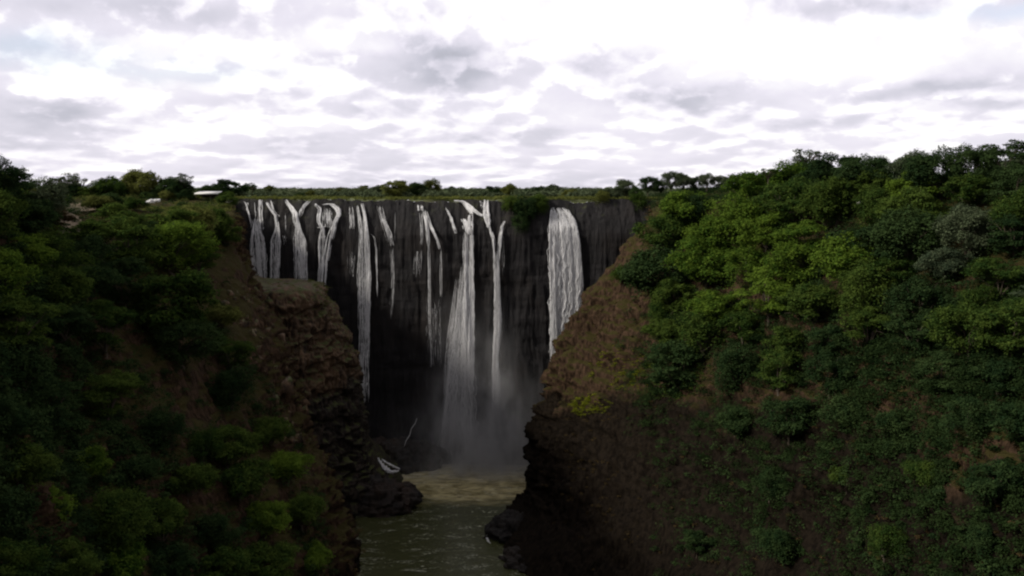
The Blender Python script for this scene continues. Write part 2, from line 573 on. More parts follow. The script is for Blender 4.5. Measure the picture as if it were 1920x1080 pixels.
def river_material():
    mt, N, out = material('river_water')
    g = N.new('ShaderNodeNewGeometry')
    pos = g.outputs['Position']
    sep = N.new('ShaderNodeSeparateXYZ')
    N.l.new(pos, sep.inputs[0])
    wp = N.scale_vec(pos, (.5, .9, 1))
    w = N.noise(wp, .35, 5, .6, .6)
    w2 = N.noise(N.scale_vec(pos, (.6, 1.3, 1)), 1.6, 4, .6)
    # sunlight on the pool painted into the churned water colour; greener downstream
    ch = N.m('ADD', sep.outputs[1], N.m('MULTIPLY', N.m('SUBTRACT', N.noise(N.scale_vec(pos, (.05, .1, 1)), 1, 3), .5), 22))
    sun_churn = N.rng(ch, 302, 322)
    deep = N.mix(w, (.032, .036, .013), (.060, .062, .025))
    sun_silt = N.mix(N.rng(w, .36, .66), (.150, .122, .045), (.46, .39, .20))
    c = N.mix(sun_churn, deep, sun_silt)
    vein = N.m('ABSOLUTE', N.m('SUBTRACT', N.noise(N.scale_vec(pos, (.22, .5, 1)), .55, 4, .6, 1.4), .5))
    foam = N.m('MULTIPLY', N.rng(vein, .026, .0), N.rng(N.noise(N.scale_vec(pos, (1, 2.2, 1)), .10, 3), .46, .58))
    foam = N.m('MULTIPLY', foam, N.rng(N.noise(N.scale_vec(pos, (1, 3, 1)), .8, 3), .4, .62))
    c = N.mix(foam, c, (.50, .50, .42))
    boil = N.m('MULTIPLY', N.rng(sep.outputs[1], 326, 350), N.rng(N.noise(N.scale_vec(pos, (.35, .7, 1)), .9, 4, .6), .40, .60))
    c = N.mix(N.m('MULTIPLY', boil, .8), c, (.55, .53, .45))
    r = N.m('ADD', .10, N.m('MULTIPLY', sun_churn, .45))
    principled(N, out, c, r, N.bump(N.m('ADD', w, N.m('MULTIPLY', w2, .5)), .24, .7), .3)
    return mt


river = obj('river', mesh_np('river', *[np.array([(-400, -500, 0), (400, -500, 0), (400, 356, 0), (-400, 356, 0)]), [(0, 1, 2, 3)]]), river_material())
tag(river, 'murky green brown river in the bottom of the gorge', None, None, 'structure')


# ------------------------------------------------------------------ rocks
def rock_mesh(name, seed, size, squash=.6, n=120, bed=0.0):
    u, v = np.meshgrid(np.linspace(0, 2 * math.pi, n), np.linspace(-math.pi / 2, math.pi / 2, n // 2), indexing='ij')
    D = np.stack([np.cos(v) * np.cos(u), np.cos(v) * np.sin(u), np.sin(v)], -1)
    Dq = D + seed * 13.7
    r = 1 + .38 * fbm(Dq * 1.7, 4, .6)
    r = r - .16 * np.abs(fbm(Dq * 3.1, 3, .6)) * 2 + .10 * fbm(Dq * 7.5, 4, .65)
    P = D * r[..., None]
    if bed:
        P[..., 2] = np.round(P[..., 2] * bed) / bed * .65 + P[..., 2] * .35
    P = P * np.array([size[0], size[1], size[2]])
    return mesh_np(name, P, grid_quads(n, n // 2), False)


def rock(name, seed, px, py, Y, size, mat, label, bed=0.0, rz=0.0):
    o = obj(name, rock_mesh(name, seed, size, bed=bed), mat)
    o.location = W(px, py, Y)
    o.rotation_euler = (0, 0, rz)
    tag(o, label, 'rock')
    return o


FOOT = basalt_material('foot_basalt', (.004, .003, .0026), (.017, .0125, .0095), (.018, .012, .008), .7, None, False)  # darker basalt, matched to the lower slope colour
rock('rock_ledge', 1, 692, 950, 305, (17, 9.5, 9.0), DARKROCK, 'dark layered rock ledge at the foot of the left spur beside the river', 7, -.25)
rock('rock_ledge', 5, 752, 925, 313, (7.6, 5, 3.6), DARKROCK, 'low dark rock tongue running into the river beyond the layered ledge', 6, -.3)
rock('rock_mound', 2, 775, 870, 349, (13, 8, 10), DARKROCK, 'black wet rock mound at the foot of the cliff left of the biggest spray', 0, .2)
rock('rock_mound', 3, 718, 866, 345, (9, 7, 9), DARKROCK, 'black wet rock mound behind the white foam hook', 0, .7)
rock('rock_ledge', 4, 968, 1004, 284, (11, 12, 6.5), FOOT, 'dark stepped rock foot of the right cliff lapped by white foam', 6, .1)
rock('rock_ledge', 8, 985, 1066, 262, (9, 11, 6.0), FOOT, 'dark rock at the bottom of the frame between river and right cliff', 6, .5)
rock('pale_object', 6, 1613, 381, 214, (.85, .5, .35), None, 'small pale object showing between trees below the right skyline')  # rock mesh stands in for a small pale object
pr, N, out = material('pale_surface')
g = N.new('ShaderNodeNewGeometry')
principled(N, out, N.mix(N.noise(g.outputs['Position'], 2), (.45, .43, .40), (.75, .72, .68)), .9)
bpy.data.objects['pale_object'].data.materials.append(pr)

# ------------------------------------------------------------------ falling water
mt, N, out = material('white_water')
g = N.new('ShaderNodeNewGeometry')
c = N.mix(N.rng(N.noise(N.scale_vec(g.outputs['Position'], (2.6, 2.6, .22)), 1.0, 5, .7), .30, .56), (.48, .47, .47), (.97, .96, .96))
d = N.new('ShaderNodeBsdfDiffuse')
N.put(d.inputs['Color'], c)
t = N.new('ShaderNodeBsdfTranslucent')
N.put(t.inputs['Color'], c)
mx = N.new('ShaderNodeMixShader')
mx.inputs[0].default_value = .4
N.l.new(d.outputs[0], mx.inputs[1])
N.l.new(t.outputs[0], mx.inputs[2])
N.l.new(mx.outputs[0], out.inputs['Surface'])
WATER = mt


def strands(paths, seed):
    """paths: (list of (px,py,halfwidth px), strand count, min width m, max width m, min length share, spread of depth m)"""
    rg = np.random.default_rng(seed)
    parts = []
    for pts, n, w0, w1, lmin, depth in paths:
        pts = np.asarray(pts, dtype=float)
        seg = np.concatenate([[0], np.cumsum(np.hypot(np.diff(pts[:, 0]), np.diff(pts[:, 1])))])
        L = seg[-1]
        cl = rg.uniform(-1, 1, max(3, int(pts[:, 2].max() * .75)))
        for k in range(n):
            ln = (rg.uniform(lmin, 1.0) if rg.random() < .4 else rg.uniform(.04, .26)) * L
            s0 = rg.uniform(0, max(L - ln, 0))
            ns = max(5, int(ln / 5))
            s = np.linspace(s0, s0 + ln, ns)
            cx, cy, hw = (np.interp(s, seg, pts[:, j]) for j in range(3))
            u = rg.uniform(-1, 1) if rg.random() < .25 else np.clip(rg.choice(cl) + rg.normal(0, .07), -1.1, 1.1)
            wig = .40 * fbm(np.stack([s * .07, np.full(ns, k * 3.1), np.full(ns, seed * 1.7)], -1), 3, .7)
            x = cx + (u + wig * .6) * hw
            t = np.linspace(0, 1, ns)
            wd = (w0 * .6 + (w1 * 1.15 - w0 * .6) * rg.random() ** 2.4) * (.25 + .75 * np.sin(np.pi * np.clip(t * .9 + .08, 0, 1)))
            wd = wd * (1 + 1.1 * fbm(np.stack([s * .22, np.full(ns, k * 5.3), np.full(ns, 2.0)], -1), 3)).clip(.15)
            Y = 359.0
            X, Z = (x - CX) / F * Y, H - (cy - HY) / F * Y
            Yw = wall_y(X, Z) - .5
            # falling water leaves the rock: it never moves back in towards the wall
            Yf = np.minimum.accumulate(Yw) if len(Yw) else Yw
            Yf = Yf - rg.uniform(0, depth) - .1
            kx = Yf / Y
            X, Z = X * kx, H - (H - Z) * kx
            Z = np.maximum(Z, .2)
            dx = np.gradient(X)
            dz = np.gradient(Z)
            l = np.maximum(np.hypot(dx, dz), 1e-4)
            ox, oz = -dz / l * wd / 2, dx / l * wd / 2
            A = np.stack([X + ox, Yf + .12 * wd, Z + oz], -1)
            B = np.stack([X, Yf - .3 * wd, Z], -1)
            Cc = np.stack([X - ox, Yf + .12 * wd, Z - oz], -1)
            V = np.stack([A, B, Cc], 1).reshape(-1, 3)
            i = np.arange(ns - 1) * 3
            Q = np.concatenate([np.stack([i, i + 3, i + 4, i + 1], -1), np.stack([i + 1, i + 4, i + 5, i + 2], -1)])
            parts.append((V, Q))
    V, Q = join_vq(parts)
    return V, Q


FALLS_GROUP = 'waterfalls along the cliff'


def fall(seed, label, sections, cat='waterfall', name='waterfall', group=FALLS_GROUP):
    """sections: (part name, paths)"""
    allv = [(nm, strands(p, seed * 10 + i)) for i, (nm, p) in enumerate(sections)]
    c = np.mean(np.concatenate([v[0] for _, v in allv]), 0)
    zmin = min(v[0][:, 2].min() for _, v in allv)
    base = np.array([c[0], c[1], zmin])
    if len(allv) == 1:
        o = obj(name, mesh_np(name, allv[0][1][0] - base, allv[0][1][1], True), WATER)
        o.location = base
        return tag(o, label, cat, group)
    r = empty(name, base)
    tag(r, label, cat, group)
    for nm, (V, Q) in allv:
        obj(nm, mesh_np(nm, V - base, Q, True), WATER, r)
    return r


P = lambda pts, n, w0=.12, w1=.4, lmin=.25, depth=.8: (pts, n, w0, w1, lmin, depth)
fall(1, 'short bright white waterfall spilling beside the pale roofed shelter', [
    ('upper_cascade', [P([(428, 370, 7), (430, 384, 6), (431, 400, 6)], 71, .15, .6, .4)]),
    ('veil', [P([(431, 396, 5), (437, 420, 8), (444, 450, 9)], 20, .08, .2, .3)])])
fall(2, 'waterfall of a thin slanting stream meeting a straight pale veil', [
    ('side_stream', [P([(459, 377, 3), (463, 384, 3), (468, 405, 2.5), (473, 428, 3)], 22, .12, .4, .5)]),
    ('upper_cascade', [P([(484, 374, 8), (485, 400, 7), (486, 432, 8)], 52, .08, .3, .5)]),
    ('veil', [P([(480, 410, 3), (481, 430, 8), (483, 448, 13), (485, 490, 15), (490, 545, 12)], 189, .1, .32, .15),
              P([(481, 446, 4), (484, 480, 4), (493, 545, 5)], 52, .2, .5, .3)])])
fall(3, 'slim waterfall bending right then dropping straight behind the brown spur', [
    ('upper_cascade', [P([(500, 378, 3), (509, 392, 4), (519, 404, 4), (521, 434, 4)], 45, .12, .45, .4),
                       P([(509, 376, 3), (515, 395, 3)], 9, .1, .3, .4), P([(535, 400, 1), (535, 434, 1)], 6, .1, .2, .6)]),
    ('veil', [P([(521, 415, 2), (520, 432, 5), (517, 450, 9), (516, 490, 9), (515, 545, 8)], 97, .1, .3, .15),
              P([(530, 440, 7), (533, 460, 6)], 12, .08, .2, .3)])])
fall(4, 'forked waterfall whose thick left arm curves down to a streaked veil', [
    ('upper_cascade', [P([(534, 374, 3), (544, 388, 5), (552, 400, 5), (557, 430, 5)], 81, .18, .6, .35),
                       P([(580, 377, 3), (572, 384, 3), (566, 394, 3), (562, 408, 3)], 32, .12, .45, .35)]),
    ('veil', [P([(557, 410, 2), (559, 428, 5), (562, 450, 11), (563, 490, 11), (563, 545, 10)], 140, .1, .3, .15),
              P([(564, 446, 2), (565, 545, 3)], 22, .2, .4, .3), P([(574, 450, 2), (576, 545, 2)], 14, .1, .25, .3)])])
fall(5, 'lattice topped waterfall narrowing to one white tail by the spur edge', [
    ('upper_cascade', [P([(590, 382, 4), (600, 391, 4), (597, 415, 3), (605, 430, 4), (606, 456, 5)], 74, .14, .5, .25),
                       P([(606, 384, 6), (622, 382, 7), (634, 392, 5), (636, 402, 4), (628, 416, 4), (621, 450, 5)], 97, .14, .5, .2),
                       P([(612, 390, 12), (612, 428, 12)], 55, .08, .26, .3), P([(600, 427, 5), (618, 424, 6)], 17, .1, .3, .4)]),
    ('tail', [P([(604, 425, 2), (601, 450, 5), (602, 500, 5), (598, 545, 5), (600, 579, 4)], 86, .15, .45, .2),
              P([(622, 425, 2), (616, 448, 5), (609, 490, 6), (606, 545, 4), (600, 579, 3)], 97, .15, .45, .2), P([(620, 455, 5), (615, 490, 5)], 20, .08, .2, .3)])])
fall(6, 'long waterfall of twin upper threads joining in a bright edged column', [
    ('upper_cascade', [P([(658, 386, 3), (661, 430, 5)], 27, .08, .22, .3), P([(669, 384, 2), (674, 410, 2.5), (676, 440, 4)], 32, .12, .36, .3),
                       P([(678, 380, 2.5), (683, 402, 3), (687, 432, 3), (690, 460, 4)], 52, .16, .5, .3)]),
    ('veil', [P([(684, 400, 2), (681, 440, 7), (682, 520, 12), (682, 600, 10), (681, 690, 10)], 205, .08, .24, .1),
              P([(660, 470, 8), (657, 520, 8)], 17, .06, .14, .3),
              P([(690, 455, 2.5), (690, 580, 3), (686, 640, 3)], 109, .18, .5, .12)]),
    ('side_stream', [P([(692, 436, 2), (701, 446, 3), (705, 470, 2.5), (706, 560, 3)], 27, .08, .24, .25)]),
    ('tail', [P([(683, 640, 6), (681, 690, 10), (687, 755, 4)], 94, .1, .32, .2), P([(676, 700, 5), (679, 815, 4)], 20, .06, .16, .3)])])
fall(7, 'faint dotted trickle between the bright edged column and the bare cliff', [
    ('upper_cascade', [P([(711, 386, 5), (718, 412, 5), (727, 436, 6), (734, 462, 5)], 45, .1, .3, .06)]),
    ('veil', [P([(735, 460, 4), (737, 520, 4), (731, 600, 6)], 22, .06, .16, .2), P([(741, 395, 1), (740, 455, 1)], 6, .06, .14, .5)])])
fall(8, 'thin waterfall fanning from one white knot into three fine threads', [
    ('upper_cascade', [P([(788, 384, 6), (791, 396, 6)], 45, .14, .45, .4), P([(788, 396, 3), (790, 430, 3), (791, 462, 4)], 29, .08, .26, .25),
                       P([(794, 394, 3), (800, 425, 3), (803, 462, 3)], 35, .12, .34, .3),
                       P([(799, 396, 3), (808, 425, 2.5), (820, 450, 2.5), (825, 468, 2.5)], 40, .1, .3, .3)]),
    ('thread', [P([(804, 455, 2.5), (805, 560, 2.5), (806, 640, 2)], 35, .1, .26, .15)]),
    ('thread', [P([(826, 464, 2), (827, 560, 2)], 17, .1, .22, .25)]),
    ('veil', [P([(785, 470, 8), (783, 520, 9)], 22, .06, .14, .2), P([(810, 560, 14), (814, 690, 12)], 40, .05, .13, .15)])])
fall(9, 'largest waterfall with slanting top cascade and white column spreading into spray', [
    ('upper_cascade', [P([(836, 388, 4), (846, 410, 4), (855, 440, 6)], 45, .1, .3, .1), P([(852, 376, 4), (868, 378, 5), (876, 388, 5), (884, 402, 5)], 86, .2, .6, .25),
                       P([(872, 380, 4), (884, 390, 4), (898, 402, 4), (908, 406, 4)], 78, .2, .6, .25), P([(868, 410, 4), (874, 424, 6), (878, 440, 9)], 78, .2, .7, .3),
                       P([(882, 402, 4), (881, 420, 5), (882, 440, 6)], 60, .2, .6, .3)]),
    ('column', [P([(877, 435, 10), (878, 500, 10), (878, 600, 11), (878, 715, 12)], 379, .16, .5, .1),
                P([(884, 440, 3.5), (884, 560, 4), (884, 640, 4), (883, 718, 6)], 205, .25, .7, .1)]),
    ('spray_fan', [P([(872, 500, 8), (868, 600, 15), (864, 720, 26), (860, 862, 36)], 420, .06, .20, .06), P([(858, 520, 6), (846, 640, 9), (836, 760, 12)], 94, .05, .12, .15)])])
fall(10, 'narrow waterfall where two arms meet like a letter Y', [
    ('arm', [P([(913, 374, 4), (912, 392, 5), (913, 404, 6), (917, 428, 2.5)], 94, .2, .6, .3), P([(915, 412, 2), (919, 430, 2.5), (925, 450, 3), (928, 490, 3.5)], 60, .14, .45, .3),
             P([(901, 376, 3), (905, 390, 3)], 9, .1, .3, .3)]),
    ('arm', [P([(946, 413, 2), (940, 426, 2.5), (937, 450, 3), (933, 490, 3.5)], 60, .14, .45, .3)]),
    ('column', [P([(931, 470, 6), (933, 540, 6), (934, 610, 7), (930, 665, 6), (930, 770, 9)], 268, .12, .4, .1), P([(944, 440, 3), (945, 520, 3)], 9, .06, .12, .3)])])
fall(11, 'broad white waterfall curtain between the hanging shrubs and the right cliff', [
    ('curtain', [P([(1045, 389, 13), (1051, 400, 19), (1056, 425, 25), (1060, 480, 28), (1063, 540, 30), (1060, 600, 27), (1050, 690, 18)], 984, .14, .45, .1),
                 P([(1036, 392, 3), (1034, 420, 4), (1036, 540, 5), (1040, 690, 5)], 140, .16, .5, .12),
                 P([(1062, 392, 4), (1076, 415, 4), (1083, 450, 4), (1089, 540, 5)], 140, .16, .5, .12)])])


# white water on the plateau and among the rocks
def froth(label, pts, seed, name='rapids', group=None):
    """a heap of broken white water along points (px, py, Y, radius m)"""
    c0 = np.array(W(*pts[0][:3]))
    K = np.array([[*W(*p[:3]), p[3]] for p in pts])
    C = cr(K, 14 * (len(pts) - 1) + 1)
    n, m = len(C), 14
    ph = np.linspace(0, 2 * math.pi, m)
    d = np.gradient(C[:, :3], axis=0)
    d /= np.maximum(np.linalg.norm(d, axis=1, keepdims=True), 1e-6)
    side = np.cross(d, np.array([0, 0, 1.0]))
    side /= np.maximum(np.linalg.norm(side, axis=1, keepdims=True), 1e-6)
    upv = np.cross(side, d)
    rad = C[:, 3] * (.55 + .45 * np.sin(np.pi * np.linspace(.04, .96, n))) * .75
    ring = side[:, None] * np.cos(ph)[None, :, None] + upv[:, None] * np.sin(ph)[None, :, None] * .8
    G = C[:, None, :3] + ring * rad[:, None, None] * (1 + 1.5 * fbm(np.stack([np.arange(n)[:, None] * .6 + 0 * ph, np.cos(ph)[None] * 1.6 + 0 * C[:, :1], np.sin(ph)[None] * 1.6 + seed * 7.0 + 0 * C[:, :1]], -1), 3))[..., None]
    V, Q = (G - c0).reshape(-1, 3), grid_quads(n, m)
    o = obj(name, mesh_np(name, V, Q, True), WATER)
    o.location = c0
    return tag(o, label, 'rapids', group)


RG = 'patches of white water'
froth('white rapids tumbling over rocks on the plateau left of the shelter', [(268, 384, 371, .7), (284, 380, 371, 1.1), (300, 378, 372, 1.0)], 1, group=RG)
froth('small white rapid against the round dark tree left of the shelter', [(306, 380, 371, .7), (312, 377, 371, 1.1), (317, 386, 369, .8)], 2, group=RG)
froth('tiny white fleck of rapid at the far left of the plateau', [(240, 386, 371, .5), (244, 385, 371, .6)], 3, group=RG)
froth('white rapid above the broad right hand waterfall curtain', [(1029, 374, 368, .4), (1036, 377, 367, .7), (1047, 376, 367, .7)], 4, group=RG)
froth('tiny white spill on the lip right of the lattice topped waterfall', [(632, 376, 367, .35), (640, 377, 367, .5)], 5, group=RG)
froth('tiny white spill on the lip left of the three thread waterfall', [(763, 376, 367, .4), (767, 376, 367, .45)], 6, group=RG)
froth('white foam hook pouring round a rock at the foot of the left spur', [(709, 858, 322, .5), (713, 868, 321, .9), (722, 878, 319, 1.0), (735, 885, 317, .9), (748, 882, 318, .6)], 7, group=RG)
froth('small white foam spill just above the white foam hook', [(716, 861, 324, .35), (728, 869, 322, .45), (742, 876, 321, .4), (750, 879, 320, .3)], 9, group=RG)
froth('white foam lapping the dark rock foot of the right cliff', [(914, 998, 282, .4), (913, 1010, 278, .5), (922, 1024, 273, .4), (934, 1040, 268, .5), (944, 1062, 260, .5), (950, 1082, 252, .5)], 8, group=RG)
for o_ in [o for o in bpy.data.objects if o.get('group') == RG and o.location.y > 360]:
    # sit the plateau rapids on the ground that is seen there
    px_, py_ = proj(np.array(o_.location))
    c_, n_, d_ = LEFT.at(float(px_), float(py_))
    if px_ < 420 and d_ < 12:
        k_ = c_[1] / o_.location.y
        o_.scale = (k_, k_, k_)
        o_.location = Vector(c_) + Vector((0, 0, .5))


def trickle(label, pts, seed):
    V, Q = strands([(pts, 9, .1, .26, .3, .3)], seed)
    off = np.array([0, -13.0, 0])
    k = (V[:, 1] + off[1]) / V[:, 1]
    V = np.stack([V[:, 0] * k, V[:, 1] + off[1], H - (H - V[:, 2]) * k], -1)
    c = V.mean(0)
    o = obj('trickle', mesh_np('trickle', V - c, Q, True), WATER)
    o.location = c
    tag(o, label, 'trickle')


trickle('thin white trickle slanting down the black rock mound', [(782, 782, 1.2), (779, 793, 1.5), (771, 803, 1.2), (768, 816, 1.8), (761, 826, 1.2), (757, 840, 2.2)], 77)


# ------------------------------------------------------------------ leaves, crowns, trees
def leaf_quads(C, Nv, size, rg):
    """one bent leaf spray per centre C, lying across normal Nv"""
    n = len(C)
    Nv = Nv / np.maximum(np.linalg.norm(Nv, axis=1, keepdims=True), 1e-6)
    a = np.cross(Nv, rg.normal(0, 1, (n, 3)))
    a /= np.maximum(np.linalg.norm(a, axis=1, keepdims=True), 1e-6)
    b = np.cross(Nv, a)
    s = (size * rg.uniform(.55, 1.35, n))[:, None]
    l = s * rg.uniform(.8, 1.5, n)[:, None]
    V = np.stack([C - a * l * .5, C + b * s * .38 + Nv * s * .14, C + a * l * .5, C - b * s * .38 + Nv * s * .14], 1)
    return V.reshape(-1, 3), np.arange(n * 4).reshape(n, 4)


def add_tint(me, per_face):
    at = me.attributes.new('tint', 'FLOAT', 'FACE')
    at.data.foreach_set('value', np.asarray(per_face, dtype=np.float32))


def make_kind(seed, nlobes, rad, height, lobe, flat, leaves, leaf, bare=.0, droop=0.0):
    """trunk and crown meshes of one tree kind; base at the origin"""
    rg = np.random.default_rng(seed)
    base_h = height * (.10 if not bare else .40)
    cz = (height + base_h) / 2
    hz = (height - base_h) / 2
    L = []
    sx = rg.uniform(-1, 1)
    while len(L) < nlobes:
        d = rg.normal(0, 1, 3)
        d /= np.linalg.norm(d)
        k = rg.uniform(.35, 1.0) ** .6
        p = d * k * np.array([rad - lobe * .6, rad - lobe * .6, max(hz - lobe * flat * .6, .3)]) + np.array([0, 0, cz])
        # keep the crown wider in its upper half
        if p[2] < cz and rg.random() < .35:
            continue
        L.append((p * np.array([1 + .25 * sx, 1 - .2 * sx, 1]), lobe * rg.uniform(.42, 1.35)))
    Vs, Qs, T = [], [], []
    w = np.array([r * r for _, r in L])
    w = w / w.sum()
    for (p, r), f in zip(L, w):
        k = max(12, int(leaves * f))
        d = rg.normal(0, 1, (k, 3))
        d /= np.linalg.norm(d, axis=1, keepdims=True)
        d[:, 2] = np.where((d[:, 2] < -.2) & (rg.random(k) < .7), -d[:, 2], d[:, 2])
        rr = r * (rg.uniform(.30, 1.0, k) ** .45) * (1 + .75 * fbm(d * 2.6 + p, 3))
        C = p + d * rr[:, None] * np.array([1, 1, flat])
        if droop:
            hang = (rg.random(k) < droop)
            C[:, 2] -= hang * rg.uniform(0, 1.8, k) * r
        nv = d * .6 + np.array([0, 0, .75]) + rg.normal(0, .45, (k, 3))
        V, Q = leaf_quads(C, nv, leaf, rg)
        Vs.append((V, Q))
        T.append(np.clip(rg.normal(.5, .2, k), 0, 1))
    V, Q = join_vq(Vs)
    crown = mesh_np('crown', V, Q)
    add_tint(crown, np.concatenate(T))
    tr = height * .022 + .06
    bend = rg.normal(0, .25, 2)
    fork = Vector((bend[0], bend[1], base_h * .85))
    parts = [tube([(0, 0, -1.5), (bend[0] * .3, bend[1] * .3, base_h * .4), fork], [tr * 1.35, tr, tr * .85])]
    for p, r in sorted(L, key=lambda q: -q[1])[:(26 if bare else 9)]:
        mid = Vector(((p[0] + fork.x) * .5 + rg.normal(0, .3), (p[1] + fork.y) * .5 + rg.normal(0, .3), fork.z + (p[2] - fork.z) * .62))
        parts.append(tube([fork, mid, p], [tr * .6, tr * .34, tr * .10], 5))
        for q in range(3 if bare else 1):
            e = Vector(p) + Vector(np.clip(rg.normal(0, r * .6, 3), -r, r))
            parts.append(tube([mid, (mid + e) * .5 + Vector((0, 0, .2)), e], [tr * .3, tr * .18, tr * .05], 4))
    Vt, Qt = join_vq(parts)
    return mesh_np('trunk', Vt, Qt, True), crown


KINDS = {   # crown radius about 5 m, so a scale of 1 is a 10 m wide crown
    'rounded': [make_kind(100 + i, 40, 5.0, 8.6, 1.6, .85, 13000, .29) for i in range(4)],
    'spreading': [make_kind(200 + i, 42, 5.6, 7.0, 1.45, .62, 13000, .29) for i in range(5)],
    'layered': [make_kind(300 + i, 30, 5.2, 8.8, 1.7, .40, 11000, .29) for i in range(4)],
    'bushy': [make_kind(400 + i, 34, 5.0, 6.2, 1.45, .85, 12000, .30) for i in range(4)],
    'sparse': [make_kind(500 + i, 34, 4.6, 9.5, .85, .7, 2600, .30, bare=1) for i in range(3)],
    'drooping': [make_kind(600 + i, 28, 4.8, 7.6, 1.5, .75, 12000, .27, droop=.5) for i in range(3)],
}
HGT = {'rounded': 8.6, 'spreading': 7.0, 'layered': 8.6, 'bushy': 6.2, 'sparse': 9.5, 'drooping': 7.6}
TREES = []       # (root, image x, image y, tone, form, zone)


def tree(px, py, wpx, tone, form, zone, patch=None, base=None, label=None, group=None, name='tree', tall=1.0):
    """crown centred near photo pixel (px, py) and about wpx photo pixels wide, rooted in the slope below it"""
    if base is None:
        guess, _, _ = patch.at(px, py)
        s = wpx / F * guess[1] / 10.0
        up = HGT[form] * s * tall * .62
        pyb = py + up / guess[1] * F * .80
        b, nrm, dd = patch.at(px, pyb)
        s = wpx / F * b[1] / 10.0
    else:
        b = np.array(base)
        s = wpx / F * b[1] / 10.0
    r = empty(name, tuple(b - np.array([0, 0, .15])), random.uniform(0, 6.28))
    r.scale = (s, s, s * tall * random.uniform(.9, 1.1))
    r.rotation_euler = (random.uniform(-.08, .08), random.uniform(-.08, .08), r.rotation_euler.z)
    k = random.choice(KINDS[form])
    obj('trunk', k[0], BARK, r)
    c = bpy.data.objects.new('crown', k[1])
    COL.objects.link(c)
    c.parent = r
    if not k[1].materials:
        k[1].materials.append(LEAF['mid'])
    c.material_slots[0].link = 'OBJECT'
    c.material_slots[0].material = LEAF[tone]
    r['category'] = 'tree'
    if group:
        r['group'] = group
    if label:
        r['label'] = label
    TREES.append((r, px, py, tone, form, zone, label))
    return r


jit = random.uniform
# ---- right hill, row by row
def right_edge(py):
    return np.interp(py, [300, 360, 400, 440, 500, 560, 640, 700, 760, 860, 1100], [1500, 1330, 1262, 1255, 1245, 1270, 1275, 1300, 1330, 1360, 1360])


def right_tone(px, py):  # brighter on the lit shoulder, darker downhill: light put into leaf tones
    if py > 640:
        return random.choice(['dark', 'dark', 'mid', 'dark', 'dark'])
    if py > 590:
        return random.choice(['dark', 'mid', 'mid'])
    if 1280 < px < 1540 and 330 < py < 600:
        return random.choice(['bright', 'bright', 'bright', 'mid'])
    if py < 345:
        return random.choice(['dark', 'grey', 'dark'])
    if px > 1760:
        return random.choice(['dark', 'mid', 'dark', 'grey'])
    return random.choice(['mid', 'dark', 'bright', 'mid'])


RIGHT_ROWS = [
    ('skyline', 318, 1510, 1985, 56, 80), ('brow', 356, 1395, 1985, 88, 92), ('upper', 402, 1275, 1985, 88, 96),
    ('shoulder', 450, 1240, 1985, 92, 98), ('middle', 505, 1235, 1985, 92, 98), ('waist', 562, 1262, 1985, 98, 94),
    ('lower', 625, 1240, 1985, 88, 96), ('foot', 700, 1270, 1985, 96, 92), ('shade', 790, 1380, 1985, 118, 86), ('bottom', 900, 1440, 1985, 135, 80), ('floor', 1010, 1300, 1985, 190, 66),
]
for zone, y0, x0, x1, step, wpx in RIGHT_ROWS:
    x = x0 + jit(0, 12)
    while x < x1:
        y = y0 + jit(-15, 15)
        if zone == 'skyline':
            y = np.interp(x, [1500, 1560, 1640, 1700, 1900, 1990], [336, 316, 326, 320, 316, 310]) + jit(-3, 6)
        form = random.choice(['rounded', 'spreading', 'layered', 'spreading', 'layered', 'drooping'])
        if zone == 'skyline':
            form = random.choice(['rounded', 'spreading', 'rounded', 'bushy'])
        if zone in ('shade', 'bottom', 'floor'):
            form = random.choice(['bushy', 'drooping', 'spreading'])
        if zone == 'foot' and 1560 < x < 1700:
            x += step
            continue
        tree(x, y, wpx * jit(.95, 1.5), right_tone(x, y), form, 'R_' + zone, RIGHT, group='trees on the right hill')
        x += step * jit(.8, 1.2)
for px, py, w, tone, form, lab in [
    (1512, 312, 70, 'grey', 'sparse', 'sparse see-through tree at the gorge end of the right skyline'),
    (1885, 296, 95, 'dark', 'layered', 'dark flat topped tree standing highest on the right skyline'),
    (1290, 398, 86, 'dark', 'rounded', 'dark green rounded tree at the top of the brown right cliff'),
    (1250, 420, 54, 'mid', 'bushy', 'small green bush tree hanging over the top edge of the right cliff'),
    (1168, 515, 58, 'mid', 'bushy', 'lone round green bush on the brown shoulder of the right cliff'),
    (1362, 450, 120, 'bright', 'spreading', 'wide bright green tree standing out on the right slope above the cliff'),
    (1700, 410, 130, 'mid', 'layered', 'broad olive topped tree lit below the middle of the right skyline'),
    (1790, 620, 110, 'mid', 'spreading', 'flat spreading tree alone on the dark right slope'),
    (1245, 585, 70, 'mid', 'drooping', 'green drooping tree beside the brown rock of the right cliff'),
]:
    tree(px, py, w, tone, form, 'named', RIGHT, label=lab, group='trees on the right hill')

# ---- far ridge behind the right hill
for i, x in enumerate(np.linspace(1150, 1500, 17)):
    y = np.interp(x, [1150, 1250, 1330, 1420, 1500], [352, 338, 330, 324, 322]) + jit(-2, 3)
    Y = jit(362, 385)
    b = W(x, y + 24, Y)
    tree(x, y, 36 * jit(.8, 1.3), random.choice(['grey', 'dark', 'grey']), random.choice(['rounded', 'spreading', 'bushy']), 'ridge', base=b, group='trees on the far ridge')
tree(1440, 318, 34, 'dark', 'sparse', 'named', base=W(1440, 346, 360), label='upright dark tuft of a tree breaking the far ridge line', group='trees on the far ridge')

